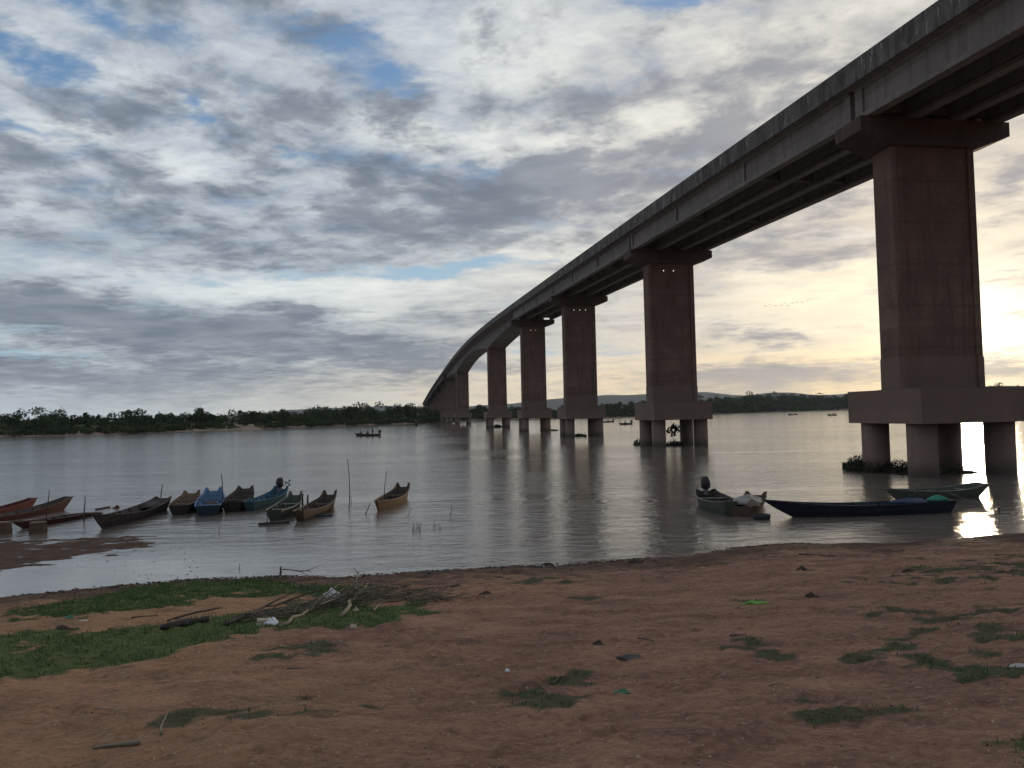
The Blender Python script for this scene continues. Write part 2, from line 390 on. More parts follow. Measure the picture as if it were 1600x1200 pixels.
# ------------------------------------------------------------------ near bank and riverbed: one sheet
SHORE_PX = [(-500, 968), (-200, 950), (0, 935), (100, 923), (200, 913), (300, 905), (420, 901), (560, 899), (660, 893), (760, 888), (850, 883), (950, 877),
            (1050, 869), (1130, 858), (1230, 849), (1330, 849), (1420, 846), (1500, 839), (1600, 833), (1800, 818), (2100, 790)]
shp = np.array([at(*q)[:2] for q in SHORE_PX]); shp = shp[np.argsort(shp[:, 0])]
def shore_y(x):
    y = np.interp(x, shp[:, 0], shp[:, 1])
    y = np.where(x < shp[0, 0], shp[0, 1] + (x-shp[0, 0])*-.15, y)
    return np.where(x > shp[-1, 0], shp[-1, 1] + (x-shp[-1, 0])*.3, y)
SPIT = [at(*q)[:2] for q in [(-120, 842), (0, 838), (60, 841), (130, 840), (200, 838), (268, 843), (240, 858), (180, 868), (110, 876), (40, 886), (0, 894), (-120, 915)]]
PATCH = {}
GZP = ([-4000, -60, -8, -1.5, 0, 1, 3, 8, 14, 20, 40, 120, 4000], [-6, -4, -.9, -.12, 0, .13, .34, .92, 1.62, 2.18, 3.0, 4, 6])
PITS = None
def base_z(x, y):
    d = (shore_y(x) - y)*.98 + (fbm(x*.9, y*.9, 3, 3)-.5)*.55*np.clip((30-abs(x))/10, 0, 1)
    z = np.interp(d, *GZP)
    md = polydist(x, y, SPIT) if np.size(x) < 400000 else 0
    sp = -.075 + .105*sstep(-1.2, 1.6, md) + (fbm(x*1.5, y*3.4, 9, 5)-.5)*.16
    return np.where(md > -2.5, np.maximum(z, sp), z)
def ground_z(x, y):
    x = np.asarray(x, float); y = np.asarray(y, float)
    z = base_z(x, y)
    near = np.clip((z+.02)/.12, 0, 1)*np.clip((40-np.hypot(x, y))/10, 0, 1)
    z = z + near*((fbm(x*.45, y*.45, 21, 3)-.5)*.12 + (fbm(x*1.6, y*2.0, 22, 3)-.5)*.075 + (fbm(x*5, y*6.5, 23, 3)-.5)*.05)
    return z
def dense(a, b, st, far, g=1.25):
    core = list(np.arange(a, b, st)); L = []; s = st; v = a
    while v > -far: s *= g; v -= s; L.append(v)
    Rr = []; s = st; v = core[-1]
    while v < far: s *= g; v += s; Rr.append(v)
    return np.array(L[::-1]+core+Rr)
gx = dense(-20, 19, .095, 5000); gy = dense(2.2, 27.5, .085, 4500)
GX, GY = np.meshgrid(gx, gy); GZ = ground_z(GX.ravel(), GY.ravel())
# trodden sand: shallow prints and scuffs
npit = 5200
pxs = rng.uniform(-14, 16, npit); pys = rng.uniform(2.4, 20, npit)
GZg = GZ.reshape(GX.shape)
for a, b in zip(pxs, pys):
    if b > shore_y(a)-.7: continue
    r1, r2 = rng.uniform(.06, .20), rng.uniform(.05, .12); th = rng.uniform(-.6, .6); dp = rng.uniform(.006, .036)
    i0, i1 = np.searchsorted(gx, [a-.6, a+.6]); j0, j1 = np.searchsorted(gy, [b-.6, b+.6])
    X = GX[j0:j1, i0:i1]-a; Y = GY[j0:j1, i0:i1]-b
    u = (X*math.cos(th)+Y*math.sin(th))/r1; w_ = (-X*math.sin(th)+Y*math.cos(th))/r2; q = u*u+w_*w_
    GZg[j0:j1, i0:i1] += -dp*np.exp(-q*1.2) + dp*.55*np.exp(-(np.sqrt(q)-1.5)**2*3)
GZ = GZg.ravel()
def gz(x, y):
    i = int(np.clip(np.searchsorted(gx, x), 1, len(gx)-1)); j = int(np.clip(np.searchsorted(gy, y), 1, len(gy)-1))
    tx = (x-gx[i-1])/(gx[i]-gx[i-1]); ty = (y-gy[j-1])/(gy[j]-gy[j-1])
    return float((GZg[j-1, i-1]*(1-tx)+GZg[j-1, i]*tx)*(1-ty) + (GZg[j, i-1]*(1-tx)+GZg[j, i]*tx)*ty)
def onground(px, py):
    d = ray(px, py); t = 1.0
    while t < 80:
        P = CAM + d*t
        if P[2] <= gz(P[0], P[1]): break
        t += .03
    P = CAM + d*t; return Vector((P[0], P[1], gz(P[0], P[1])))
GRASS = [  # outline of each growth in photo pixels, softness (m), strength, kind
 ([(40, 952), (150, 925), (300, 907), (430, 905), (475, 915), (440, 930), (330, 936), (230, 950), (120, 962), (30, 968)], .35, 1.0, 'lush'),
 ([(-150, 985), (0, 990), (60, 985), (170, 985), (260, 975), (380, 960), (450, 950), (560, 930), (600, 945), (690, 936), (640, 965), (560, 986), (480, 984), (380, 997), (300, 1015), (200, 1040), (100, 1055), (0, 1072), (-200, 1100)], .22, 1.15, 'lush'),
 ([(460, 920), (560, 911), (610, 918), (560, 935), (470, 937)], .3, .9, 'lush'),
 ([(390, 1018), (500, 1003), (545, 1008), (480, 1030), (400, 1037)], 0.20, 0.64, 'dry'),
 ([(255, 1128), (320, 1095), (430, 1083), (520, 1098), (575, 1105), (530, 1120), (440, 1124), (330, 1130)], 0.21, 0.64, 'dry'),
 ([(740, 1080), (830, 1060), (900, 1058), (935, 1070), (900, 1112), (840, 1128), (780, 1112)], 0.21, 0.64, 'dry'),
 ([(1090, 1006), (1150, 998), (1245, 1005), (1270, 1030), (1160, 1042)], 0.18, 0.64, 'dry'),
 ([(1190, 1070), (1260, 1078), (1400, 1108), (1440, 1130), (1330, 1142), (1240, 1152), (1200, 1110)], 0.33, 0.64, 'dry'),
 ([(1260, 908), (1380, 890), (1520, 870), (1700, 860), (1700, 908), (1450, 915), (1320, 920)], 1.30, 0.64, 'dry'),
 ([(1380, 945), (1620, 935), (1750, 1060), (1500, 1062), (1390, 1000)], 0.78, 0.64, 'dry'),
 ([(1230, 1015), (1500, 1010), (1640, 1040), (1500, 1065), (1300, 1050)], 0.65, 0.64, 'dry'),
 ([(770, 906), (870, 900), (890, 907), (800, 913)], 0.20, 0.64, 'dry'), ([(840, 933), (960, 927), (945, 938)], 0.16, 0.60, 'dry'),
 ([(1550, 1172), (1640, 1150), (1700, 1230), (1530, 1215)], .15, .8, 'lush'),
 ([(1000, 935), (1130, 930), (1300, 940), (1180, 950), (1040, 948)], 0.39, 0.25, 'dry'),
]
Xf, Yf = GX.ravel(), GY.ravel()
inner = (np.abs(Xf) < 22) & (Yf > 1.5) & (Yf < 28)
gmask = np.zeros(len(Xf)); gl_ = np.zeros(len(Xf)); PW = []
for poly, soft, st, kd in GRASS:
    wp = [tuple(onground(*q))[:2] for q in poly]
    d = polydist(Xf[inner], Yf[inner], wp) + (fbm(Xf[inner]*1.7, Yf[inner]*2.4, 31, 4)-.5)*soft*4.2
    mk = sstep(-soft, soft*1.4, d)*st
    gmask[inner] = np.maximum(gmask[inner], mk)
    if kd == 'lush': gl_[inner] = np.maximum(gl_[inner], mk)
    PW.append((wp, soft, st, kd))
gmask = sstep(.60, .92, gmask*.62 + .78*(fbm(Xf*3.0, Yf*5.2, 77, 5)*1.7-.35))*sstep(.0, .25, gmask)
j = np.arange(len(gy)-1)[:, None]*len(gx) + np.arange(len(gx)-1)[None, :]
Fq = np.stack([j, j+1, j+1+len(gx), j+len(gx)], -1).reshape(-1, 4)

def ground_material():
    mt, T, b = new_mat('river_sand')
    pos = T.new('ShaderNodeNewGeometry').outputs['Position']
    sp = T.new('ShaderNodeSeparateXYZ'); T.put(sp.inputs[0], pos)
    big = T.noise(pos, .22, 5, .55); med = T.noise(T.mapping(pos, scale=(.7, 1.5, 1)), 1.3, 7, .62, .4); fine = T.noise(T.mapping(pos, scale=(.8, 1.4, 1)), 9, 6, .65)
    grit = T.noise(pos, 70, 3, .7)
    col = T.mix(T.step(.36, .64, T.add(T.mul(med, .6), T.mul(fine, .4))), (.195, .098, .063), (.395, .212, .132))
    ochre = T.mul(T.step(1.0, -5.0, sp.outputs[0]), T.step(.32, .62, big))
    col = T.mix(T.mul(ochre, .6), col, (.40, .235, .11))
    col = T.mix(T.mul(T.step(.54, .70, T.noise(T.mapping(pos, loc=(7, 2, 0), scale=(.8, 1.6, 1)), .9, 7, .65, .6)), .55), col, (.10, .062, .048))
    col = T.mix(T.mul(T.step(.62, .72, fine), .4), col, (.055, .034, .027))
    wet = T.step(.50, .16, T.add(sp.outputs[2], T.mul(T.math('SUBTRACT', T.add(T.mul(med, .7), T.mul(fine, .3)), .5), .8)))
    g1 = T.noise(T.mapping(pos, scale=(.8, 1.3, 1)), 17, 5, .7); g2 = T.noise(pos, 46, 4, .7)
    col = T.mix(T.mul(T.step(.52, .66, g1), .55), col, (.12, .068, .050))
    col = T.mix(T.mul(T.step(.50, .36, g1), .35), col, (.46, .28, .19))
    col = T.mix(T.mul(T.step(.57, .68, g2), .5), col, (.10, .06, .045))
    col = T.mix(T.mul(T.step(.66, .72, T.noise(T.mapping(pos, loc=(5, 5, 0)), 30, 2, .5)), .6), col, (.60, .50, .40))
    col = T.mix(T.mul(wet, .85), col, (.060, .038, .030))
    at_ = T.new('ShaderNodeAttribute', attribute_name='grass').outputs['Fac']
    gm = T.step(.30, .85, T.add(T.mul(at_, .8), T.mul(T.noise(T.mapping(pos, scale=(1, 1.7, 1)), 6, 6, .7), .30)))
    lush = T.new('ShaderNodeAttribute', attribute_name='lush').outputs['Fac']
    gcol = T.mix(fine, T.mix(lush, (.060, .062, .036), (.052, .095, .028)), T.mix(lush, (.088, .092, .052), (.080, .128, .042)))
    col = T.mix(T.mul(gm, .88), col, gcol)
    T.put(b.inputs['Base Color'], col)
    T.put(b.inputs['Roughness'], T.lin(wet, 0, 1, .95, .80)); b.inputs['Specular IOR Level'].default_value = .15
    bn = T.new('ShaderNodeBump'); bn.inputs['Strength'].default_value = 1.0; bn.inputs['Distance'].default_value = .08
    T.put(bn.inputs['Height'], T.add(T.add(T.mul(fine, .6), T.mul(med, .7)), T.add(T.mul(grit, .12), T.mul(g1, .35)))); T.put(b.inputs['Normal'], bn.outputs[0])
    return mt
me = nmesh('ground', np.stack([Xf, Yf, GZ], 1), Fq, ground_material(), True)
for nm, arr in (('grass', gmask), ('lush', gl_)):
    a = me.attributes.new(nm, 'FLOAT', 'POINT'); a.data.foreach_set('value', arr.astype(np.float32))
struct(link('ground', me), 'reddish brown trodden sand of the near river bank')

# grass blades
gmr = gmask.reshape(GX.shape)
def grass_blades():
    V = []; base = 0; VV = []; 
    for wp, soft, st, kd in PW:
        P = np.array(wp); lo = P.min(0)-.4; hi = P.max(0)+.4; hi = np.minimum(hi, [19, 22]); lo = np.maximum(lo, [-20, 2.3])
        area = (hi-lo).prod(); n = int(min(area*(2600 if kd == 'lush' else 1300), 90000))
        x = rng.uniform(lo[0], hi[0], n); y = rng.uniform(lo[1], hi[1], n)
        d = polydist(x, y, wp) + (fbm(x*1.7, y*2.4, 31, 4)-.5)*soft*4.2
        mk = sstep(-soft, soft*1.4, d)*st
        pr = sstep(.62, .94, mk*.62 + .78*(fbm(x*3.0, y*5.2, 77, 5)*1.7-.35))*sstep(.0, .25, mk)
        kx = rng.uniform(0, 1, n) < pr; x, y = x[kx], y[kx]; n = len(x)
        if not n: continue
        i = np.clip(np.searchsorted(gx, x), 1, len(gx)-1); jj = np.clip(np.searchsorted(gy, y), 1, len(gy)-1)
        z = GZg[jj, i]-.006
        h = (rng.uniform(.010, .034, n) + np.where(rng.uniform(0, 1, n) < .05, rng.uniform(.02, .075, n), 0))*(1.2 if kd == 'lush' else .75); w = rng.uniform(.004, .010, n); th = rng.uniform(0, 2*np.pi, n)
        lx, ly = rng.normal(0, .02, n), rng.normal(0, .02, n)
        a = np.stack([x-np.cos(th)*w, y-np.sin(th)*w, z], 1); b = np.stack([x+np.cos(th)*w, y+np.sin(th)*w, z], 1); c = np.stack([x+lx, y+ly, z+h], 1)
        VV.append(np.stack([a, b, c], 1).reshape(-1, 3))
    V = np.concatenate(VV); return V, np.arange(len(V)).reshape(-1, 3)
V, F3 = grass_blades()
M_GRASS = pbr('grass_blade', (.048, .095, .022), (.098, .145, .044), 1.1, .7, 0, space='Position')
tag(link('grass', nmesh('grass', V, F3, M_GRASS)), 'short green grass creeping over the sand', 'grass', kind='stuff')

# ------------------------------------------------------------------ water
def water_material():
    mt, T, b = new_mat('river_water')
    pos = T.new('ShaderNodeNewGeometry').outputs['Position']
    b.inputs['Base Color'].default_value = (.175, .142, .118, 1); b.inputs['Roughness'].default_value = .085; b.inputs['IOR'].default_value = 2.0
    rip = T.noise(T.mapping(pos, rot=(0, 0, .22), scale=(.55, 1.25, 1)), 1.35, 5, .58, .6)
    sm = T.noise(T.mapping(pos, loc=(3, 1, 0), rot=(0, 0, -.18), scale=(.6, 1.3, 1)), 4.5, 4, .6, .6)
    sw = T.noise(T.mapping(pos, rot=(0, 0, .15), scale=(.6, 1.3, 1)), .35, 3, .5)
    calm = T.noise(T.mapping(pos, loc=(1, 8, 0), scale=(.25, 1.0, 1)), .055, 5, .6, .6)
    sp = T.new('ShaderNodeSeparateXYZ'); T.put(sp.inputs[0], pos)
    dist = T.math('SQRT', T.add(T.mul(sp.outputs[0], sp.outputs[0]), T.mul(sp.outputs[1], sp.outputs[1])))
    amp = T.mul(T.lin(T.step(.36, .62, calm), 0, 1, .5, 1.1), T.lin(dist, 24, 200, 1.3, .75))
    # the sheltered pool behind the mud spit and the shallows lie nearly still
    px_, py_ = at(90, 905)[:2]
    rd = T.new('ShaderNodeVectorMath', operation='DISTANCE'); T.put(rd.inputs[0], T.mapping(pos, scale=(.55, 1, 1))); rd.inputs[1].default_value = (px_*.55, py_, 0)
    amp = T.mul(amp, T.lin(T.step(1.6, 5.5, rd.outputs['Value']), 0, 1, .10, 1.0))
    h = T.add(T.add(T.mul(rip, .058), T.mul(sm, .014)), T.mul(sw, .05))
    # rings spreading from a splash
    cx, cy = at(985, 783)[:2]
    rr = T.new('ShaderNodeVectorMath', operation='DISTANCE'); T.put(rr.inputs[0], pos); rr.inputs[1].default_value = (cx, cy, 0)
    ring = T.mul(T.math('SINE', T.mul(rr.outputs['Value'], 11.0)), T.mul(T.math('EXPONENT', T.mul(rr.outputs['Value'], -.55)), .008))
    h = T.add(T.mul(h, amp), ring)
    bn = T.new('ShaderNodeBump'); bn.inputs['Strength'].default_value = 1.0; bn.inputs['Distance'].default_value = .9
    T.put(bn.inputs['Height'], h); T.put(b.inputs['Normal'], bn.outputs[0])
    return mt
mb = MB(); mb.v = [(-7000, -60, 0), (7000, -60, 0), (7000, 6500, 0), (-7000, 6500, 0)]; mb.f = [(0, 1, 2, 3)]
struct(mb.build('water', water_material()), 'broad calm river with small ripples')

# ------------------------------------------------------------------ far bank, hills
FAR_PX = [(-900, 708), (-400, 694), (0, 683), (150, 680), (320, 673), (400, 671), (450, 668.5), (560, 665), (660, 661.5), (750, 656.5), (850, 654.3), (950, 651.8), (1116, 646.3), (1200, 643), (1324, 640), (1600, 634), (1900, 627.4), (2600, 612)]
fb0 = np.array([at(*q)[:2] for q in FAR_PX])
tt = np.concatenate([[0], np.cumsum(np.hypot(*np.diff(fb0, axis=0).T))])
ts = np.arange(0, tt[-1], 4.0)
fb = np.stack([np.interp(ts, tt, fb0[:, i]) for i in (0, 1)], 1)
nrm = fb/np.linalg.norm(fb, axis=1)[:, None]                 # inland, away from the viewer
fdst = np.linalg.norm(fb, axis=1)
prof = [(-30, -3), (-6, -.5), (0, 0), (4, .35), (9, .9), (15, 1.6), (24, 2.3), (40, 2.8), (80, 3.2), (200, 3.5), (600, 4), (4000, 5)]
rows = []
for k_, (d, z) in enumerate(prof):
    wob = (fbm(ts*.02, np.full_like(ts, d*.03), 5, 4)-.5)*np.where(d > -5, 14, 4)
    p = fb + nrm*(d + wob)[:, None]
    hv = 1.0 + 1.3*(fbm(ts*.013, np.full_like(ts, 7.0), 8, 3)-.35)
    rows.append(np.column_stack([p, z*np.clip(hv, .4, 2.2) if z > 0 else np.full(len(p), z)]))
V = np.concatenate(rows); n = len(ts)
jj = np.arange(len(prof)-1)[:, None]*n + np.arange(n-1)[None, :]
Fq = np.stack([jj, jj+1, jj+1+n, jj+n], -1).reshape(-1, 4)
def farbank_material():
    mt, T, b = new_mat('far_bank_sand')
    pos = T.new('ShaderNodeNewGeometry').outputs['Position']; sp = T.new('ShaderNodeSeparateXYZ'); T.put(sp.inputs[0], pos)
    n1 = T.noise(pos, .035, 5, .6); n2 = T.noise(pos, .25, 5, .6)
    col = T.mix(n2, (.34, .245, .185), (.25, .17, .125))
    col = T.mix(T.step(.50, .60, n1), col, (.075, .055, .04))
    col = T.mix(T.step(2.2, 3.4, T.add(sp.outputs[2], n2)), col, (.05, .055, .03))
    T.put(b.inputs['Base Color'], col); b.inputs['Roughness'].default_value = .95; b.inputs['Specular IOR Level'].default_value = .1
    return mt
struct(link('far_bank', nmesh('far_bank', V, Fq, farbank_material(), True)), 'far river bank with pale sand patches')

def hills():
    obs = []
    A = [(-500, 9), (300, 7), (360, 9), (430, 13), (500, 16), (600, 18), (650, 15), (700, 12), (760, 15), (830, 20), (900, 25), (1000, 28), (1100, 27), (1160, 21), (1230, 24), (1290, 19), (1340, 21), (1400, 26), (1500, 24), (1700, 20), (2200, 12)]
    px = np.arange(-700, 2300, 6.0); hpx = np.interp(px, [a for a, _ in A], [b for _, b in A])
    hpx = hpx + (fbm(px*.02, px*0, 4, 4)-.5)*5
    azs = np.arctan((px-800)/FPX); D = 4600.0
    rows = []
    for f, dd in ((0, -700), (.35, -400), (.8, -120), (1, 0), (.9, 250), (0, 1000)):
        r = D+dd; H = hpx/FPX*D/np.cos(azs)*1.0
        jit = 1 + (fbm(px*.03+dd, px*0+dd*.01, 6, 4)-.5)*(.5 if 0 < f < 1 else 0)
        rows.append(np.column_stack([np.sin(azs)*r/np.cos(azs)*1.0, np.cos(azs)*r/np.cos(azs), np.maximum(H*f*jit, -1)+(-2 if f == 0 else 0)]))
    V = np.concatenate(rows); n = len(px)
    jj = np.arange(len(rows)-1)[:, None]*n + np.arange(n-1)[None, :]
    return V, np.stack([jj, jj+1, jj+1+n, jj+n], -1).reshape(-1, 4)
V, Fq = hills()
M_HILL = pbr('hill_scrub', (.06, .075, .06), (.09, .095, .075), .01, .95, 0, space='Position')
struct(link('hills', nmesh('hills', V, Fq, M_HILL, True)), 'low blue grey ridge on the horizon')

# ------------------------------------------------------------------ air
mt = bpy.data.materials.new('haze_air'); mt.use_nodes = True; T = NT(mt.node_tree); T.n.clear()
o_ = T.new('ShaderNodeOutputMaterial'); v_ = T.new('ShaderNodeVolumePrincipled'); T.l.new(v_.outputs[0], o_.inputs['Volume'])
v_.inputs['Color'].default_value = (.86, .89, .95, 1); v_.inputs['Density'].default_value = 6e-5; v_.inputs['Anisotropy'].default_value = .2
mb = MB(); mb.box((0, 500, 120), (15000, 12400, 262)); hz = mb.build('haze', mt); struct(hz, 'thin evening haze over the river', 'stuff', 'haze')

# ------------------------------------------------------------------ riverside wood (one mass) and the trees that stand out of it
def leaf_quads(C, size):
    n = len(C); u = rng.normal(size=(n, 3)); u /= np.linalg.norm(u, axis=1)[:, None]
    w = np.cross(u, rng.normal(size=(n, 3))); w /= np.linalg.norm(w, axis=1)[:, None]; s = (size*rng.uniform(.6, 1.3, n))[:, None]
    w2 = w*rng.uniform(.5, 1.0, n)[:, None]
    return np.stack([C-u*s-w2*s*.3, C-u*s*.1-w2*s, C+u*s, C+u*s*.1+w2*s], 1).reshape(-1, 3)
def crown_pts(n, c, rad, lobes=6, flat=.75):
    """points through a crown made of uneven lobes"""
    L = rng.normal(size=(lobes, 3))*np.array([.55, .55, .35]); lr = rng.uniform(.35, .62, lobes)
    w = rng.integers(0, lobes, n); p = rng.normal(size=(n, 3)); p /= np.linalg.norm(p, axis=1)[:, None]
    p = L[w] + p*(lr[w]*rng.uniform(.08, 1.0, n)**.45)[:, None]
    return np.asarray(c) + p*np.asarray(rad)
VV = []
fhw = lambda t: np.interp(t, ts, fdst)
TOP = np.array([(-900, 648), (0, 642), (60, 639), (100, 641), (130, 646), (200, 640), (260, 645), (330, 642), (420, 640), (480, 635), (540, 631), (640, 630), (700, 640), (760, 636), (860, 632), (950, 627), (985, 626), (1060, 628), (1110, 620), (1180, 615), (1240, 612), (1310, 615), (1360, 612), (1600, 600), (2600, 590)], float)
for t in np.arange(60, ts[-1]-30, 1.0):
    D = float(fhw(t)); 
    if rng.uniform() > 14.0/(D**.5)/1.25: continue
    i = min(int(t/4), n and len(ts)-1); off = rng.choice([16, 24, 34, 48, 64]) + rng.uniform(-5, 5)
    p = fb[i] + nrm[i]*off
    px, py = project((p[0], p[1], 0.0))
    if px < -260 or px > 1780: continue
    tp = np.interp(px, TOP[:, 0], TOP[:, 1]) + 1.5; Dc = np.hypot(*p)
    zt = HC + (project((p[0], p[1], HC))[1]-tp)/FPX*p[1]
    zt *= rng.uniform(.80, 1.02) if off > 28 else rng.uniform(.38, .7)
    zt = max(zt, 2.4); r = zt*rng.uniform(.42, .62)
    sz = .0008*Dc + .16
    VV.append(leaf_quads(crown_pts(int(420 if off > 28 else 340), (p[0], p[1], zt*.56), (r, r, zt*.47)), sz))
# shrubs on the sand edge
for t in np.arange(60, ts[-1]-30, .7):
    D = float(fhw(t))
    i = min(int(t/4), len(ts)-1)
    if rng.uniform() > 16/(D**.5): continue
    sandy = fbm(t*.022, 3.3, 17, 3) > .56
    if sandy and rng.uniform() < .85: continue
    p = fb[i] + nrm[i]*rng.uniform(2.5, 17); px, _ = project((p[0], p[1], 0))
    if px < -260 or px > 1780: continue
    h = rng.uniform(1.3, 3.2)*(.6+D/700)
    VV.append(leaf_quads(crown_pts(150, (p[0], p[1], h*.45+.3), (h*1.0, h*1.0, h*.55)), .0007*D+.12))
V = np.concatenate(VV)
tag(link('woods', nmesh('woods', V, np.arange(len(V)).reshape(-1, 4), M_TREE)), 'dark green riverside wood and scrub along the far bank', 'woods', kind='stuff')

def tree(px, top, off, label, wide=.5, seed=0):
    top += 3.5
    # stands on the far bank at picture column px
    c = None
    for i in range(len(fb)):
        q = fb[i] + nrm[i]*off
        if project((q[0], q[1], 0))[0] > px: c = q; break
    zt = HC + (project((c[0], c[1], HC))[1]-top)/FPX*c[1]; r = zt*wide; D = np.hypot(*c)
    t = empty('tree', (c[0], c[1], 1.5)); tag(t, label, 'tree', 'trees standing out of the far wood')
    h = zt-1.5; mb = MB(); R = random.Random(seed)
    mb.tube([(0, 0, -.6), (R.uniform(-.2, .2), 0, h*.35), (R.uniform(-.4, .4), 0, h*.65)], [h*.035, h*.026, h*.012])
    for q in range(5):
        a = R.uniform(0, 6.28); mb.tube([(0, 0, h*R.uniform(.3, .5)), (math.cos(a)*r*.35, math.sin(a)*r*.35, h*.62), (math.cos(a)*r*.6, math.sin(a)*r*.6, h*.78)], [h*.016, h*.011, h*.005], 5)
    mb.build('trunk', M_BARK, t)
    P = crown_pts(2200, (0, 0, h*.52), (r*1.15, r, h*.46), 12)
    V = leaf_quads(P, .0007*D+.13)
    link('crown', nmesh('crown', V, np.arange(len(V)).reshape(-1, 4), M_TREE), t)
for args in [(62, 638, 30, 'broad flat tree crown above the far wood near the left picture edge', .62), (205, 637, 30, 'wide dark tree crown standing highest in the left stretch of far wood', .6),
             (305, 636, 26, 'small lone round tree top poking out of the far wood above the pale sand', .36), (408, 638, 28, 'low tree crown of the far wood left of the faint ridge', .5), (545, 629, 30, 'dark bushy tree above the reddish far sand', .5),
             (640, 627, 26, 'tall dark tree beside the far end of the bridge', .5), (748, 627, 40, 'tree seen between two haunched bridge piers', .45),
             (1000, 625, 40, 'tree seen just left of the second pier from the right', .45), (1182, 612, 40, 'tall flat topped tree of the far right wood left of the small boats', .6), (1235, 611, 36, 'spreading tree behind the small boats of the far right water', .55), (1318, 612, 40, 'dark tree partly hidden by the nearest pier footing', .5)]:
    tree(*args, seed=args[0])

# ------------------------------------------------------------------ bridge
B0 = np.array([24.3, 42.5]); BD = np.array([-.163, .9866]); BN = np.array([.9866, .163])
def bp(s, o, z): q = B0 + BD*s + BN*o; return (q[0], q[1], z)
KS = [-90, -60, 0, 40, 80, 120, 160, 200, 235, 280, 316, 380, 449, 520, 575, 640]
KZ = [19.6, 20.9, 23.4, 24.9, 26.25, 27.6, 28.75, 29.25, 29.15, 28.2, 26.9, 24.45, 21.6, 17.8, 14.7, 11]
def zp(s):   # top of parapet, smoothed
    w = np.array([-24, -12, 0, 12, 24]); return float(np.mean(np.interp(s+w, KS, KZ)))
bridge = empty('bridge', bp(0, 0, 0)); tag(bridge, 'long concrete road bridge climbing away over tall river piers', 'bridge')
Binv = Matrix.Translation(-Vector(bp(0, 0, 0)))
def bpl(s, o, z): return Vector(bp(s, o, z)) - Vector(bp(0, 0, 0))
def sweep(name, prof, s0, s1, mat, step=5.0, parent=None, extra=None):
    """profile (o, dz below the parapet top) carried along the bridge"""
    ss = np.linspace(s0, s1, max(2, int(abs(s1-s0)/step)+1)); mb = MB()
    mb.ring_loft([[bpl(s, o, zp(s)+dz) for o, dz in prof] for s in ss])
    if extra: extra(mb)
    return mb.build(name, mat, parent or bridge)
S0, S1 = -60, 578
sweep('road_deck', [(-5.0, -1.24), (-5.0, -.98), (5.0, -.98), (5.0, -1.24), (4.5, -1.30), (-4.5, -1.30)], S0, S1, M_GIRD)
sweep('road_surface', [(-4.55, -.976), (-4.55, -.90), (4.55, -.90), (4.55, -.976)], S0, S1, M_ASPH)
for sg in (-1, 1):
    sweep('parapet', [(sg*o, z) for o, z in ((5.003, -1.28), (5.003, 0), (4.80, 0), (4.72, -.55), (4.56, -.72), (4.56, -.974), (4.9, -.974), (4.9, -1.28))], S0, S1, M_PARA)
GO = (-4.1, -1.37, 1.37, 4.1)
def girder(s0, s1, o):
    mb = MB(); a, b = s0+.22, s1-.22
    prof = [(o-.30, -3.15), (o-.30, -2.92), (o-.11, -2.74), (o-.11, -1.50), (o-.34, -1.40), (o-.34, -1.303), (o+.34, -1.303), (o+.34, -1.40), (o+.11, -1.50), (o+.11, -2.74), (o+.30, -2.92), (o+.30, -3.15)]
    ss = np.linspace(a, b, 9)
    # chord between supports, like a precast beam
    za, zb = zp(s0), zp(s1)
    zz = lambda s: min(zp(s), zp(s)) 
    mb.ring_loft([[bpl(s, x, zz(s)+dz) for x, dz in prof] for s in ss])
    # end blocks and the ribs where the cross beams meet the web
    for s, w in ((a+.32, .62), (b-.32, .62), (s0+(s1-s0)/3, .26), (s0+(s1-s0)*2/3, .26)):
        mb.ring_loft([[bpl(q, o+x, zp(q)+dz) for x, dz in ((-.27, -2.9), (-.27, -1.42), (.27, -1.42), (.27, -2.9))] for q in (s-w/2, s+w/2)])
    return mb.build('girder', M_GIRD, bridge)
PIERS = [0, 40, 80, 120, 176, 282, 340, 380, 420, 460, 500, 540]
spans = [(-40, 0), (0, 40), (40, 80), (80, 120)] + [(340, 380), (380, 420), (420, 460), (460, 500), (500, 540), (540, 578)]
for a, b in spans:
    for o in GO: girder(a, b, o)
    for s in ([a+.54, a+(b-a)/3, a+(b-a)*2/3, b-.54]):
        mb = MB(); mb.ring_loft([[bpl(s_, o, zp(s_)+dz) for o, dz in ((-4.05, -2.7), (-4.05, -1.306), (4.05, -1.306), (4.05, -2.7))] for s_ in (s-.13, s+.13)])
        mb.build('cross_beam', M_GIRD, bridge)
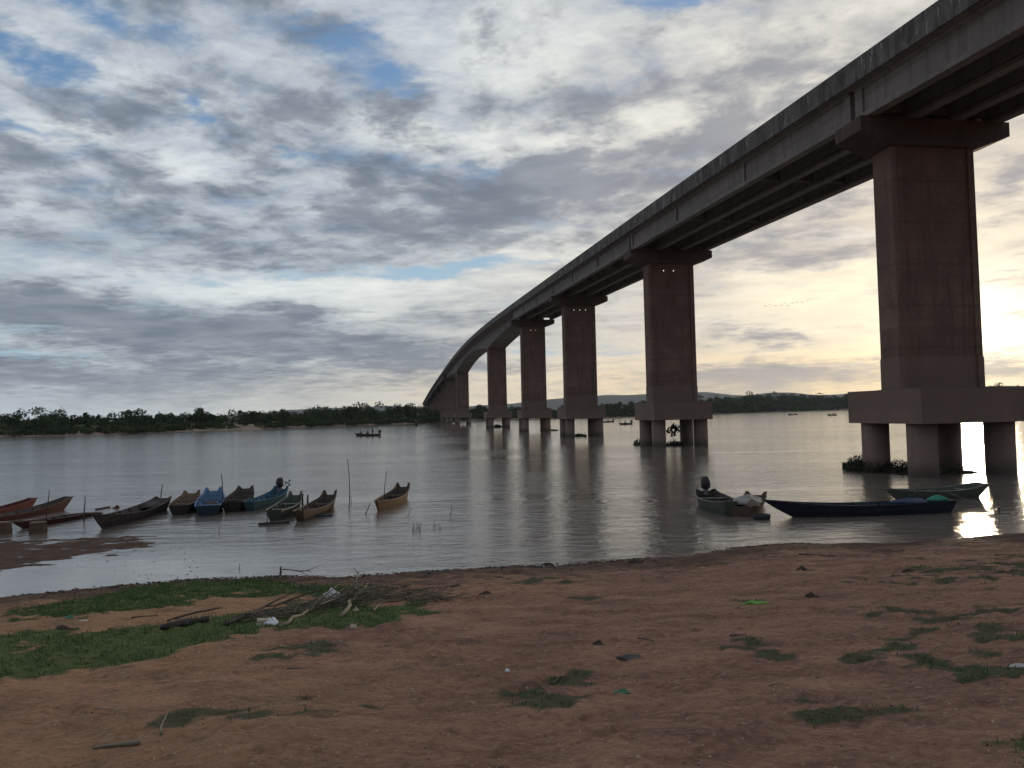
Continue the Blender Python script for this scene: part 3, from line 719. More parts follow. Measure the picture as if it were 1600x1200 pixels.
# haunched box over the navigation channel
def box_depth(s):
    hs = lambda u: u**1.8
    if s <= 176: return 3.05 + 2.65*hs((s-120.4)/55.6)
    if s <= 282: return 3.2 + 2.5*abs((s-229)/53)**1.9
    return 3.05 + 2.65*hs((339.6-s)/57.6)
ss = np.concatenate([np.linspace(120.4, 176, 15), np.linspace(176, 282, 29)[1:], np.linspace(282, 339.6, 15)[1:]]); mb = MB()
mb.ring_loft([[bpl(s, o, zp(s)+dz) for o, dz in ((-2.7, -box_depth(s)), (-2.8, -1.7), (-4.4, -1.303), (4.4, -1.303), (2.8, -1.7), (2.7, -box_depth(s)))] for s in ss])
mb.build('box_girder', M_GIRD, bridge)
LAMPS = {1: (-.9, .25), 2: (-1.0, .0, 1.0), 3: (-.5, .55)}
for k_, s in enumerate(PIERS):
    haunch = s in (176, 282)
    top = zp(s) - (box_depth(s) if haunch else 3.19)
    zc = top if haunch else top-1.55
    T2 = 1.35 if haunch else 1.0; w = 2.7
    g0 = 4.8
    ft = max(0.0, 0)
    mb = MB()
    ch = .18; e = .55; pr = .10     # edge strips stand proud of the middle panel
    def sect(z, gw=0.0):
        W_, T_ = w+gw, T2+gw
        pts = []
        for o, d in ((-W_+ch, -T_), (-W_+e, -T_), (-W_+e, -T_+pr), (W_-e, -T_+pr), (W_-e, -T_), (W_-ch, -T_), (W_, -T_+ch), (W_, T_-ch), (W_-ch, T_), (W_-e, T_), (W_-e, T_-pr), (-W_+e, T_-pr), (-W_+e, T_), (-W_+ch, T_), (-W_, T_-ch), (-W_, -T_+ch)):
            pts.append(bpl(s+d, o, z))
        return pts
    mb.ring_loft([sect(g0-.05), sect(6.6)] + [sect(6.602, -.03), sect(zc-.003, -.03)] if not haunch else [sect(g0-.05), sect(6.6), sect(6.602, -.03), sect(zc+.4, -.03)])
    pier = mb.build('pier', M_CONC, bridge)
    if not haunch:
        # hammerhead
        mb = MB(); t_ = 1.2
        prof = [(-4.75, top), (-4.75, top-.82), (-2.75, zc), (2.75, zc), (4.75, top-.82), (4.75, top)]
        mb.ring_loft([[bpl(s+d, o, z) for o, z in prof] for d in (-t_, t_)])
        mb.build('cap_beam', M_CAP_SHADED, pier)
        mb = MB(); mb.box(bpl(s, 0, top+.018), (8.8, .9, .05), Matrix.Rotation(math.atan2(BN[1], BN[0]), 3, 'Z'))
        mb.build('bearing', M_GIRD, pier)
    mb = MB(); L_ = 3.15 if not haunch else 4.4; Wc = 3.3 if not haunch else 3.6
    mb.ring_loft([[bpl(s+d, o, z) for o, d in ((-Wc, -L_), (Wc, -L_), (Wc, L_), (-Wc, L_))] for z in (2.9, g0)])
    mb.build('pile_cap', M_CONC, pier)
    for o in (-2.4, 2.4):
        for d in (-1.95, 1.95) if not haunch else (-3.1, 3.1):
            mb = MB(); c_ = bpl(s+d, o, 0); mb.tube([(c_[0], c_[1], -5), (c_[0], c_[1], 2.92)], .76, 20)
            pl_ = mb.build('pile', M_CONC, pier, True)
    for o in LAMPS.get(k_, ()):
        mb = MB(); c_ = bpl(s-T2+.06, o, zc-.75); mb.ball(c_, (.045, .035, .045), 8, 5)
        mb.build('lamp', M_LAMP, pier)
# landing of the far end
mb = MB(); mb.ring_loft([[bpl(s_, o, z) for o, z in ((-5, 0), (-5, zp(s_)-3.2), (5, zp(s_)-3.2), (5, 0))] for s_ in (576, 582)])
mb.build('abutment', M_CONC, bridge)
# ------------------------------------------------------------------ boats
def hull_boat(label, bow, stern, beam, fb, out, inn, rail='rail', bow_w=.06, stern_w=.75, rake=(.7, .15), rise=(.22, .12), thw=(.3, .6), notch=.0, draft=.07, trim=0.0, name='wooden_canoe', group=None, cat='boat', z=0.0, extra_len=0.0):
    A, B = Vector(at(*bow)), Vector(at(*stern)); d = (A-B); L = d.length + extra_len; c = (A+B)/2
    if group == LG: fb *= .80
    t = empty(name, (c.x, c.y, z), math.atan2(d.y, d.x)); t.rotation_euler.y = trim; tag(t, label, cat, group)
    N = 22; rb, rs = rake
    def wprof(u):
        if u < .42: return stern_w + (1-stern_w)*math.sin(u/.42*math.pi/2)
        q = (u-.42)/.58; return bow_w + (1-bow_w)*(1-q**2.1)
    st = []
    for i in range(N+1):
        u = i/N; w = beam/2*wprof(u)
        xt = -L/2-rs + u*(L+rs+rb); xb = -L/2 + u*L
        zt = fb + rise[0]*max(0, (u-.45)/.55)**2 + rise[1]*max(0, (.5-u)/.5)**2.2 + (notch*max(0, 1-u/.08)**1.2 if notch else 0)
        zb = -draft + .05*max(0, (u-.8)/.2)**2
        wb = w*.66
        st.append((xt, xb, w, wb, zt, zb))
    def ring(s, off, lift):
        xt, xb, w, wb, zt, zb = s; w = max(w-off, .004); wb = max(wb-off, .003)
        xm = xt*.55+xb*.45; wm = w*.5+wb*.5+.035*w
        zm = zb+lift+(zt-zb-lift)*.5
        return [(xt, -w, zt), (xm, -wm, zm), (xb, -wb, zb+lift), (xb, wb, zb+lift), (xm, wm, zm), (xt, w, zt)]
    mb = MB(); mb.ring_loft([ring(s, 0, 0) for s in st], caps=False, closed=False)
    k_ = N*6; mb.f.append(tuple(k_+q for q in (5, 4, 3, 2, 1, 0)))
    hull = mb.build('hull', M[out], t)
    mb = MB(); rr = [ring(s, .028, .085+draft-.05) for s in st]
    for q in range(6): 
        rr[0][q] = (rr[0][q][0]+.03, rr[0][q][1], rr[0][q][2]); rr[-1][q] = (rr[-1][q][0]-.04, rr[-1][q][1], rr[-1][q][2])
    mb.ring_loft(rr, caps=False, closed=False); mb.f.append(tuple(k_+q for q in range(6)))
    for u in (.14, .26, .38, .5, .62, .74, .84):
        i = int(u*N); a = ring(st[i], .028, .10); b_ = ring(st[i], .065, .13)
        for pr in ((0, 1, 2), (3, 4, 5)):
            for dx in (-.02, .02):
                base = len(mb.v); mb.v += [(a[q][0]+dx, a[q][1], a[q][2]-.005) for q in pr] + [(b_[q][0]+dx, b_[q][1], b_[q][2]-.005) for q in pr]
                mb.f += [(base, base+1, base+4, base+3), (base+1, base+2, base+5, base+4)]
    mb.build('lining', M[inn], t)
    for sg in (-1, 1):
        mb = MB()
        mb.ring_loft([[(s[0], sg*(s[2]+.016), s[4]-.022), (s[0], sg*(s[2]+.016), s[4]+.014), (s[0], sg*max(s[2]-.034, .001), s[4]+.014), (s[0], sg*max(s[2]-.034, .001), s[4]-.022)] for s in st])
        mb.build('gunwale', M[rail], t)
    # stern board cap, notched between the raised quarters
    xt, xb, w, wb, zt, zb = st[0]; mb = MB(); lo = zt-notch-.02
    pr_ = [(-w, zt, xt), (-w*.74, zt-.015, xt), (-w*.5, lo, xt), (w*.5, lo, xt), (w*.74, zt-.015, xt), (w, zt, xt)] + [(-q[1], q[2], q[0]) for q in ring(st[0], 0, 0)[1:3]] + [(-q[1], q[2], q[0]) for q in ring(st[0], 0, 0)[3:5]]
    mb.ring_loft([[(x+dx, y, z_) for y, z_, x in pr_] for dx in (-.022, .03)])
    mb.build('transom', M[inn], t)
    for u in thw:
        i = int(u*N); s = st[i]; zz = s[4]-.10
        MB().box((s[0], 0, zz), (.17, 2*(s[2]-.05), .03)).build('thwart', M[rail], t)
    t['L'] = L
    return t, st
def del_tmp(o):
    if 'L' in o.keys(): del o['L']

def outboard(t, x, z, longtail=True, ang=0.3, col=M_MOTOR, s=1.0):
    mo = empty('outboard_motor', (x, 0, z)); mo.parent = t
    mb = MB(); rings = []
    for zz, w, l, sh in ((0, .09, .12, 0), (.04, .14, .19, 0), (.16, .155, .22, .0), (.30, .15, .21, -.02), (.40, .12, .16, -.05), (.44, .05, .08, -.06)):
        rings.append([((l*math.cos(a)*(abs(math.cos(a))**-.25 if abs(math.cos(a)) > .05 else 1)+sh)*s, w*math.sin(a)*s, (zz+.18)*s) for a in [2*math.pi*q/14 for q in range(14)]])
    mb.ring_loft(rings); mb.build('cowl', col, mo, True)
    mb = MB(); mb.box((0, 0, .09*s), (.16*s, .14*s, .22*s)); mb.build('clamp', M_METAL, mo)
    mb = MB()
    if longtail:
        e_ = Vector((-1.25*s, .0, .28*s)); mb.tube([(-.1*s, 0, .16*s), e_], .022*s, 7)
        mb.build('shaft', M_METAL, mo)
        mb = MB()
        for q in range(3):
            a = q*2.094+.5; mb.ring_loft([[(e_.x+dx, .02*s*math.sin(a+1.57), e_.z+.02*s*math.cos(a+1.57)), (e_.x+dx*1.5, .16*s*math.sin(a+.35), e_.z+.16*s*math.cos(a+.35)), (e_.x+dx*1.5, .16*s*math.sin(a-.35), e_.z+.16*s*math.cos(a-.35))] for dx in (-.012, .012)])
        mb.build('propeller', M_METAL, mo)
    else:
        mb.tube([(-.12*s, 0, .15*s), (-.2*s, 0, -.55*s)], [.06*s, .045*s], 8); mb.build('shaft', M_METAL, mo)
    mb = MB(); mb.tube([(.1*s, .02, .2*s), (.55*s, .05, .32*s)], .018*s, 6); mb.build('tiller', M_METAL, mo)
    return mo
LG = 'canoes moored along the left bank'; RG = 'boats moored near the right bank'
hull_boat('red canoe at the left picture edge, its upturned end showing behind the rust brown one', (43, 796), (-130, 824), .85, .24, 'red', 'red', 'red', bow_w=.5, stern_w=.7, rake=(.35, .2), rise=(0.30, 0.06), group=LG)
hull_boat('rust brown canoe with upturned end running out of the left picture edge', (95, 797), (-75, 826), .95, .25, 'rust', 'darkin', 'rust', bow_w=.45, stern_w=.7, rake=(.5, .2), rise=(0.36, 0.06), group=LG)
sk, _ = hull_boat('half sunken red brown canoe lying low in the water before the mud spit', (36, 826), (150, 803), .8, .20, 'rust', 'dark', 'rust', bow_w=.08, stern_w=.2, rake=(.5, .3), rise=(0.16, -0.14), thw=(), draft=.05, group=LG)
b6, _ = hull_boat('large dark weathered canoe with its pointed bow resting by the mud spit', (160, 826), (251, 797), 1.12, .40, 'dark', 'darkin', 'dark', bow_w=.04, stern_w=.62, rake=(.75, .35), rise=(0.30, 0.19), thw=(.25, .52, .68), notch=.06, group=LG)
hull_boat('small light brown canoe squeezed between the large dark canoe and the blue one', (281, 803), (298, 788), 1.02, .46, 'dark', 'brownin', 'brown', bow_w=.72, stern_w=.66, rake=(.2, .25), rise=(0.04, 0.12), thw=(.35, .68), notch=.12, group=LG, extra_len=.6)
hull_boat('bright blue canoe with square ends and raised stern corners', (325, 804), (333, 786), 1.16, .46, 'bluedk', 'blue', 'blue', bow_w=.80, stern_w=.60, rake=(.2, .25), rise=(0.06, 0.17), thw=(.3, .74), notch=.16, group=LG, extra_len=.8)
hull_boat('blackish grey canoe moored between the blue canoe and the teal motor canoe', (364, 798), (382, 782), 1.12, .48, 'dark', 'darkin', 'dark', bow_w=.74, stern_w=.62, rake=(.22, .25), rise=(0.06, 0.17), thw=(.32, .55, .8), notch=.12, group=LG, extra_len=.6)
tb, _ = hull_boat('teal green canoe carrying a dark outboard motor on its far end', (392, 798), (437, 782), 1.02, .44, 'teal', 'tealin', 'teal', bow_w=.45, stern_w=.66, rake=(.3, .3), rise=(0.06, 0.19), thw=(.25, .6), notch=.14, group=LG)
outboard(tb, -tb['L']/2-.02, .44, True, s=1.05)
hull_boat('weathered olive green canoe tied to the front of the group beside the brown one', (430, 813), (461, 793), .98, .44, 'green', 'green', 'rail', bow_w=.6, stern_w=.56, rake=(.25, .25), rise=(0.08, 0.19), thw=(.3, .72), notch=.16, group=LG)
hull_boat('brown canoe with raised far corners at the front right of the left group', (470, 814), (514, 793), .98, .42, 'brown', 'darkin', 'brown', bow_w=.42, stern_w=.58, rake=(.35, .25), rise=(0.08, 0.22), thw=(.3, .6, .8), notch=.18, group=LG)
hull_boat('orange brown canoe moored alone to the right of the thin tall pole', (592, 799), (629, 779), 1.0, .44, 'orange', 'darkin', 'orange', bow_w=.10, stern_w=.62, rake=(.45, .25), rise=(0.10, 0.20), thw=(.3, .62), notch=.18, group=LG)
mbt, _ = hull_boat('grey motor canoe with a round headed outboard, bow towards the bank', (1139, 806), (1103, 787), 1.3, .42, 'green', 'darkin', 'rail', bow_w=.34, stern_w=.62, rake=(.3, .1), rise=(0.14, 0.13), thw=(.3, .55), notch=.06, group=RG)
outboard(mbt, -mbt['L']/2+.05, .40, False, s=1.2)
cb_, _ = hull_boat('short brown boat lying under a pale tarp beside the motor canoe', (1156, 807), (1181, 790), 1.05, .33, 'brown', 'darkin', 'brown', bow_w=.7, stern_w=.75, rake=(.1, .2), rise=(.04, .10), thw=(), notch=.12, group=RG)
nv, _ = hull_boat('long navy blue canoe lying side on in front of the others on the right', (1240, 808), (1478, 800), 1.0, .38, 'navy', 'bluedk', 'navy', bow_w=.05, stern_w=.55, rake=(1.15, .25), rise=(0.28, 0.07), thw=(.3, .5, .62), notch=.0, group=RG)
gb, _ = hull_boat('dark green grey boat moored behind the long navy canoe under the bridge', (1404, 783), (1520, 776), 1.25, .38, 'green', 'green', 'rail', bow_w=.1, stern_w=.5, rake=(.6, .6), rise=(0.16, 0.19), thw=(.25, .5, .75), group=RG)
for o in list(COL.objects): del_tmp(o)

# covers and loads
def sheet(name, label, cat, c, r, mat, seed, z0=0.0, rz=0.0, group=None, n=26, rough=.25):
    R = np.random.default_rng(seed); mb = MB(); rings = []
    for i in range(9):
        a = i/8; rr = 1-a**1.6*.96
        rings.append([(r[0]*rr*math.cos(q)*(1+rough*(float(fbm(np.array(math.cos(q)*2+5+seed), np.array(math.sin(q)*2+a*3), seed))-.5)*2),
                       r[1]*rr*math.sin(q)*(1+rough*(float(fbm(np.array(math.cos(q)*2+9), np.array(math.sin(q)*2+a*3+seed), seed+3))-.5)*2),
                       r[2]*(a**.8)*(1+rough*1.6*(float(fbm(np.array(math.cos(q)*rr*2.2), np.array(math.sin(q)*rr*2.2+seed), seed+5))-.5)*2)) for q in [2*math.pi*k_/n for k_ in range(n)]])
    mb.ring_loft(rings)
    o = mb.build(name, mat, None, True, (c[0], c[1], c[2]+z0), (0, 0, rz)); return tag(o, label, cat, group)
a_, b_ = Vector(at(1156, 807)), Vector(at(1181, 790)); mid = (a_+b_)/2; hd = math.atan2((a_-b_).y, (a_-b_).x)
sheet('tarp', 'pale tarp heaped over the short brown boat', 'tarp', mid, (1.05, .56, .24), M_TARP, 3, .34, hd)
sheet('cover', 'brown cover bundled beside the pale tarp on the short boat', 'cover', mid+(a_-b_)*.30+Vector((.34, 0, 0)), (.42, .28, .24), M_TARPBR, 5, .28, hd+.4)
na, nb = Vector(at(1240, 808)), Vector(at(1478, 800))
sheet('net', 'bright green net heaped at the right end of the navy canoe', 'net', na.lerp(nb, .95), (.42, .22, .18), M_NET, 8, .44, .2)
sheet('sheet', 'crumpled blue sheet lying in the navy canoe left of the green net', 'sheet', na.lerp(nb, .76), (.75, .34, .16), M_BLUET, 9, .40, .1)
sheet('sack', 'dark sack lying in the far end of the large dark canoe', 'sack', Vector(at(160, 826)).lerp(Vector(at(251, 797)), .86), (.42, .3, .30), M_CLOTH, 11, .22, .5)
sheet('sack', 'grey brown sack lying in the middle of the bright blue canoe', 'sack', Vector(at(325, 804)).lerp(Vector(at(333, 786)), .42), (.34, .26, .22), M_CLOTH, 12, .16, .5)
# dark rubber tub afloat
c = at(1190, 811); mb = MB()
mb.ring_loft([[(x*math.cos(q), y*math.sin(q), z) for q in [2*math.pi*k_/20 for k_ in range(20)]] for x, y, z in ((.22, .18, -.08), (.31, .24, .04), (.31, .24, .16), (.27, .20, .17), (.25, .18, .06), (.02, .02, .05))])
tag(mb.build('tub', M_TYRE, None, True, (c[0], c[1], 0)), 'small black rubber tub floating before the pale tarp', 'tub')
def slab(name, label, cat, p, q, w, h, mat, z=0.0, group=None, taper=.8):
    a, b = Vector(p), Vector(q); d = (b-a); L = d.length; mb = MB(); n = 7; rings = []; R = random.Random(int(L*1000))
    for i in range(n+1):
        u = i/n; ww = w*(1-(1-taper)*abs(2*u-1))*R.uniform(.9, 1.08); j_ = R.uniform(-.02, .02)
        rings.append([((u-.5)*L, -ww/2+j_, 0), ((u-.5)*L, ww/2+j_, 0), ((u-.5)*L, ww/2*.9+j_, h), ((u-.5)*L, -ww/2*.9+j_, h)])
    mb.ring_loft(rings); c = (a+b)/2
    return tag(mb.build(name, mat, None, False, (c.x, c.y, c.z+z), (0, math.asin(max(-1, min(1, -d.z/L))), math.atan2(d.y, d.x))), label, cat, group)
slab('plank', 'dark waterlogged plank floating before the olive green canoe', 'plank', at(404, 821), at(452, 817), .24, .14, M['dark'], -.05)
slab('plank', 'dark plank floating at the foot of the brown canoe', 'plank', at(478, 808.5), at(519, 806.5), .3, .12, M['bluedk'], -.05)
for lab, px, py, s in (('weathered brown mooring block at the left picture edge', 3, 834, .38), ('weathered brown mooring block in front of the half sunken canoe', 59, 833, .36)):
    c = at(px, py); t = empty('mooring_block', (c[0], c[1], 0), .15); tag(t, lab, 'block', 'wooden mooring blocks')
    mb = MB(); mb.ring_loft([[(x*s*1.3*q, y*s*.8*q, z) for x, y in ((-.5, -.5), (.5, -.55), (.55, .5), (-.52, .5))] for z, q in ((-.12, 1), (.10, 1.02), (.36*s/.36, .92))])
    mb.build('block', M['brown'], t); mb = MB(); mb.box((0, 0, .385*s/.36), (s*1.25, s*.8, .04)); mb.build('top_board', M['brownin'], t)

# poles, posts, ropes
def pole(label, base, top, r=.022, bend=.0, name='mooring_pole', mat=M['pole'], grp='mooring poles standing in the water', cat='pole', z0=-.35):
    a = Vector(at(*base)); d = ray(*top); tq = a.y/d[1]; b = Vector(CAM + d*tq)
    R = random.Random(int(base[0])); pts = []
    for i in range(7):
        u = i/6; p = a.lerp(b, u); p.x += bend*math.sin(u*math.pi)+R.uniform(-1, 1)*r*.4; pts.append(p-a)
    pts.insert(0, Vector((0, 0, z0)))
    rr = [r*1.05]+[r*(1.05-.4*i/6) for i in range(7)]
    mb = MB(); mb.tube(pts, rr, 7)
    return tag(mb.build(name, mat, None, True, tuple(a)), label, cat, grp)
pole('thin pole rising before the rust brown canoe at far left', (71, 822), (77, 765), .02)
pole('thin straight pole between the half sunken canoe and the large dark canoe', (131, 815), (133, 776), .024)
pole('pole with a knob standing behind the stern of the large dark canoe', (250, 789), (254, 757), .026)
pole('tall pole standing at the right side of the blue canoe', (347, 790), (346, 741), .026, .03)
pole('short stub of a post right behind the blackish grey canoe', (396, 788), (395, 765), .045)
pole('short thick post against the olive green canoe', (472, 800), (473, 772), .05)
pole('short thick post between the olive green and brown canoes', (480.5, 797), (480.5, 773), .05)
pole('very tall thin crooked pole standing alone left of the orange brown canoe', (545.5, 794), (543, 717), .02, .05)
pole('thin crooked pole rising from the orange brown canoe', (601, 789), (605, 735), .018, -.06)
pole('short slanting stick at the bow of the orange brown canoe', (571, 803), (579, 786), .02)
pole('thin rod hanging at the bow of the olive green canoe', (418, 820), (417, 797), .018)
pole('short thin stake beside the very tall crooked pole', (549, 786), (548, 775), .014)
pole('bare twig poking out of the water far right of the orange brown canoe', (703, 808), (705, 788), .012, .04, grp='twigs in the water', cat='twig', name='twig')
pole('leaning twig in the water below the orange brown canoe', (637, 806), (643, 793), .009, .03, grp='twigs in the water', cat='twig', name='twig')
pole('small upright twig in the water below the blackish grey canoe', (341, 832), (342, 823), .010, .03, grp='twigs in the water', cat='twig', name='twig')
pole('small twig in the shallows below the olive green canoe', (373, 888), (373, 880), .009, .03, grp='twigs in the water', cat='twig', name='twig')
pole('short stump of a post at the water edge near the grass', (438, 897), (439, 885), .028, grp='posts at the water edge', cat='post', name='post')
# branch lying at the water edge
a = Vector(at(441, 892, .16)); b = Vector(at(487, 893, .05)); mb = MB()
pts = [a.lerp(b, u)+Vector((0, 0, z)) for u, z in ((0, .04), (.3, .03), (.6, 0), (.85, .02), (1, -.02))]
mb.tube([p-a for p in pts], [.014, .013, .015, .012, .006], 6); mb.tube([pts[3]-a, pts[3]-a+Vector((.28, .1, .10))], [.010, .004], 5); mb.tube([pts[2]-a, pts[2]-a+Vector((.16, -.08, -.06))], [.010, .004], 5)
tag(mb.build('branch', M['pole'], None, True, tuple(a)), 'forked bare branch reaching from the short post over the shallows', 'branch')
def rope(label, p, q, sag=.1, r=.012):
    a, b = Vector(p), Vector(q); mb = MB(); pts = [a.lerp(b, u)-Vector((0, 0, sag*math.sin(u*math.pi))) - a for u in [i/10 for i in range(11)]]
    mb.tube(pts, r, 5); return tag(mb.build('rope', M_ROPE, None, True, tuple(a)), label, 'rope', 'mooring ropes')
rope('mooring rope from the right end of the navy canoe towards the stake, upper of two', at(1482, 783, .0)+np.array([0, 0, .35]), at(1561, 797)+np.array([0, 0, .12]), .1)
rope('mooring rope lying low over the sunlit water near the bank, lower of two', at(1492, 816)+np.array([0, 0, .05]), at(1561, 797)+np.array([0, 0, .12]), .04)
pole('small stake where the two ropes meet on the sunlit water', (1561, 800), (1562, 790), .03)
c = at(183, 794); mb = MB(); mb.ball((0, 0, .04), (.10, .09, .10), 10, 7, .06); mb.ball((-.16, .02, .0), (.09, .05, .05), 8, 5, .1)
tag(mb.build('float', M['red'], None, True, tuple(c)), 'small red float behind the large dark canoe', 'float')
for lab, px, py, l in (('dark driftwood piece afloat nearest the red float', 167, 794, .4), ('thin dark driftwood piece afloat left of the other by the red float', 156, 796, .42)):
    slab('driftwood', lab, 'driftwood', at(px-6, py+.8), at(px+5, py-1), .12, .08, M['dark'], -.02, 'driftwood afloat')

# ------------------------------------------------------------------ people and the boats far out
def person(label, loc, rz, pose='sit', shirt=M_SHIRT, lean=0.0):
    if pose == 'stand':
        J = {'pel': (0, 0, .93), 'wst': (0, 0, 1.08), 'chs': (0, 0, 1.30), 'nck': (0, 0, 1.49), 'hd0': (.01, 0, 1.56), 'hd1': (.015, 0, 1.70),
             'sL': (0, .19, 1.42), 'eL': (.02, .25, 1.14), 'wL': (.16, .22, .96), 'hL': (.24, .2, .93), 'sR': (0, -.19, 1.42), 'eR': (.03, -.25, 1.15), 'wR': (.2, -.2, 1.0), 'hR': (.28, -.18, .98),
             'tL': (0, .10, .90), 'kL': (.04, .12, .49), 'aL': (0, .13, .08), 'fL': (.15, .15, .03), 'tR': (0, -.10, .90), 'kR': (.04, -.12, .49), 'aR': (0, -.13, .08), 'fR': (.15, -.15, .03)}
    else:
        J = {'pel': (0, 0, .10), 'wst': (.01, 0, .26), 'chs': (.05+lean, 0, .48), 'nck': (.09+lean, 0, .66), 'hd0': (.11+lean, 0, .72), 'hd1': (.12+lean, 0, .87),
             'sL': (.07+lean, .19, .60), 'eL': (.14+lean, .27, .34), 'wL': (.36+lean, .2, .26), 'hL': (.43+lean, .18, .26), 'sR': (.07+lean, -.19, .60), 'eR': (.14+lean, -.27, .34), 'wR': (.36+lean, -.2, .28), 'hR': (.43+lean, -.18, .28),
             'tL': (.04, .10, .09), 'kL': (.44, .16, .22), 'aL': (.40, .14, -.20), 'fL': (.54, .15, -.24), 'tR': (.04, -.10, .09), 'kR': (.44, -.16, .22), 'aR': (.40, -.14, -.20), 'fR': (.54, -.15, -.24)}
    RD = {'pel': .125, 'wst': .12, 'chs': .145, 'nck': .055, 'hd0': .075, 'hd1': .085, 'sL': .065, 'sR': .065, 'eL': .045, 'eR': .045, 'wL': .032, 'wR': .032, 'hL': .03, 'hR': .03, 'tL': .085, 'tR': .085, 'kL': .06, 'kR': .06, 'aL': .04, 'aR': .04, 'fL': .035, 'fR': .035}
    E_ = [('pel', 'wst'), ('wst', 'chs'), ('chs', 'nck'), ('nck', 'hd0'), ('hd0', 'hd1'), ('chs', 'sL'), ('sL', 'eL'), ('eL', 'wL'), ('wL', 'hL'), ('chs', 'sR'), ('sR', 'eR'), ('eR', 'wR'), ('wR', 'hR'), ('pel', 'tL'), ('tL', 'kL'), ('kL', 'aL'), ('aL', 'fL'), ('pel', 'tR'), ('tR', 'kR'), ('kR', 'aR'), ('aR', 'fR')]
    def skin(nm, keys, mat, grow, parent, root):
        idx = {k_: i for i, k_ in enumerate(keys)}; me = bpy.data.meshes.new(nm)
        me.from_pydata([J[k_] for k_ in keys], [(idx[a], idx[b]) for a, b in E_ if a in idx and b in idx], []); me.materials.append(mat)
        o = link(nm, me, parent); md = o.modifiers.new('Skin', 'SKIN'); sv = me.skin_vertices[0].data
        for k_ in keys: sv[idx[k_]].radius = (RD[k_]+grow, RD[k_]+grow); sv[idx[k_]].use_root = (k_ == root)
        o.modifiers.new('Sub', 'SUBSURF').render_levels = 2; return o
    t = empty('person', loc, rz); tag(t, label, 'person', 'people in the far boats')
    skin('body', list(RD), M_SKIN, 0, t, 'pel')
    skin('shirt', ['pel', 'wst', 'chs', 'sL', 'eL', 'sR', 'eR'], shirt, .016, t, 'chs')
    skin('trousers', ['pel', 'tL', 'kL', 'aL', 'tR', 'kR', 'aR'], M_TROUS, .012, t, 'pel')
    h = Vector(J['hd1']); mb = MB(); mb.ball((h.x-.015, 0, h.z+.025), (.10, .092, .085), 10, 6); mb.build('hair', M_HAIR, t, True)
    mb = MB(); mb.ball((h.x+.095, 0, h.z-.05), (.022, .018, .028), 6, 4); mb.build('nose', M_SKIN, t, True)
    return t
FG = 'small boats far out on the river'
def farboat(label, px, py, half, lean=0.0, out='dark', motor=True, people=(), fbd=.40, beam=1.2):
    t, st = hull_boat(label, (px-half, py), (px+half, py-.4), beam, fbd, out, 'darkin', 'dark', bow_w=.05, stern_w=.7, rake=(.7, .1), rise=(.24, .08), thw=(.25, .55, .75), group=FG, name='motor_boat' if motor else 'rowing_boat')
    L = t['L']; del t['L']
    if motor: outboard(t, -L/2-.05, .34, False, s=1.5)
    for lab, u, pose, sh in people:
        x = -L/2 + u*L; c = t.location; rz = t.rotation_euler.z
        person(lab, (c.x+math.cos(rz)*x, c.y+math.sin(rz)*x, .03 if pose == 'stand' else .34), rz, pose, sh)
    return t
farboat('low dark motor boat with three people out on the open river left of the bridge', 575.5, 681.5, 17.5, people=(('person standing near the motor of the three person boat', .30, 'stand', M_SHIRT), ('person sitting in the middle of the three person boat', .50, 'sit', M_SHIRT), ('person sitting at the bow of the three person boat', .80, 'sit', M_SHIRT2)))
farboat('low dark motor boat half hidden behind the third pier from the right', 950, 660, 8.0, people=(('person sitting in the boat half hidden by the pier pile', .45, 'sit', M_SHIRT),))
farboat('small dark motor boat with one upright person between two bridge piers', 978, 663.5, 8.5, people=(('person sitting upright in the small boat between two piers', .5, 'sit', M_SHIRT2),))
farboat('small low boat carrying two people far apart, left of two on the right water', 1239, 648.8, 7, motor=False, people=(('person sitting at the left of the boat with two people', .82, 'sit', M_SHIRT), ('person sitting at the right of the boat with two people', .2, 'sit', M_SHIRT2)))
farboat('small crowded boat on the far right water near the nearest pier', 1300.5, 649.5, 6.5, motor=False, people=(('person sitting at the left of the crowded far right boat', .75, 'sit', M_SHIRT), ('person sitting in the middle of the crowded far right boat', .42, 'sit', M_SHIRT2), ('person sitting at the right of the crowded far right boat', .18, 'sit', M_SHIRT)))
sb, _ = hull_boat('tiny speeding boat with its bow lifted before the far bridge end', (649, 665.5), (653.5, 664.6), 1.3, .5, 'dark', 'darkin', 'dark', bow_w=.06, stern_w=.8, rake=(.6, .1), rise=(.35, .05), thw=(.4,), trim=-.22, z=.25, group=FG, name='motor_boat', extra_len=1.0)
L = sb['L']; del sb['L']; outboard(sb, -L/2, .45, False, s=1.3)

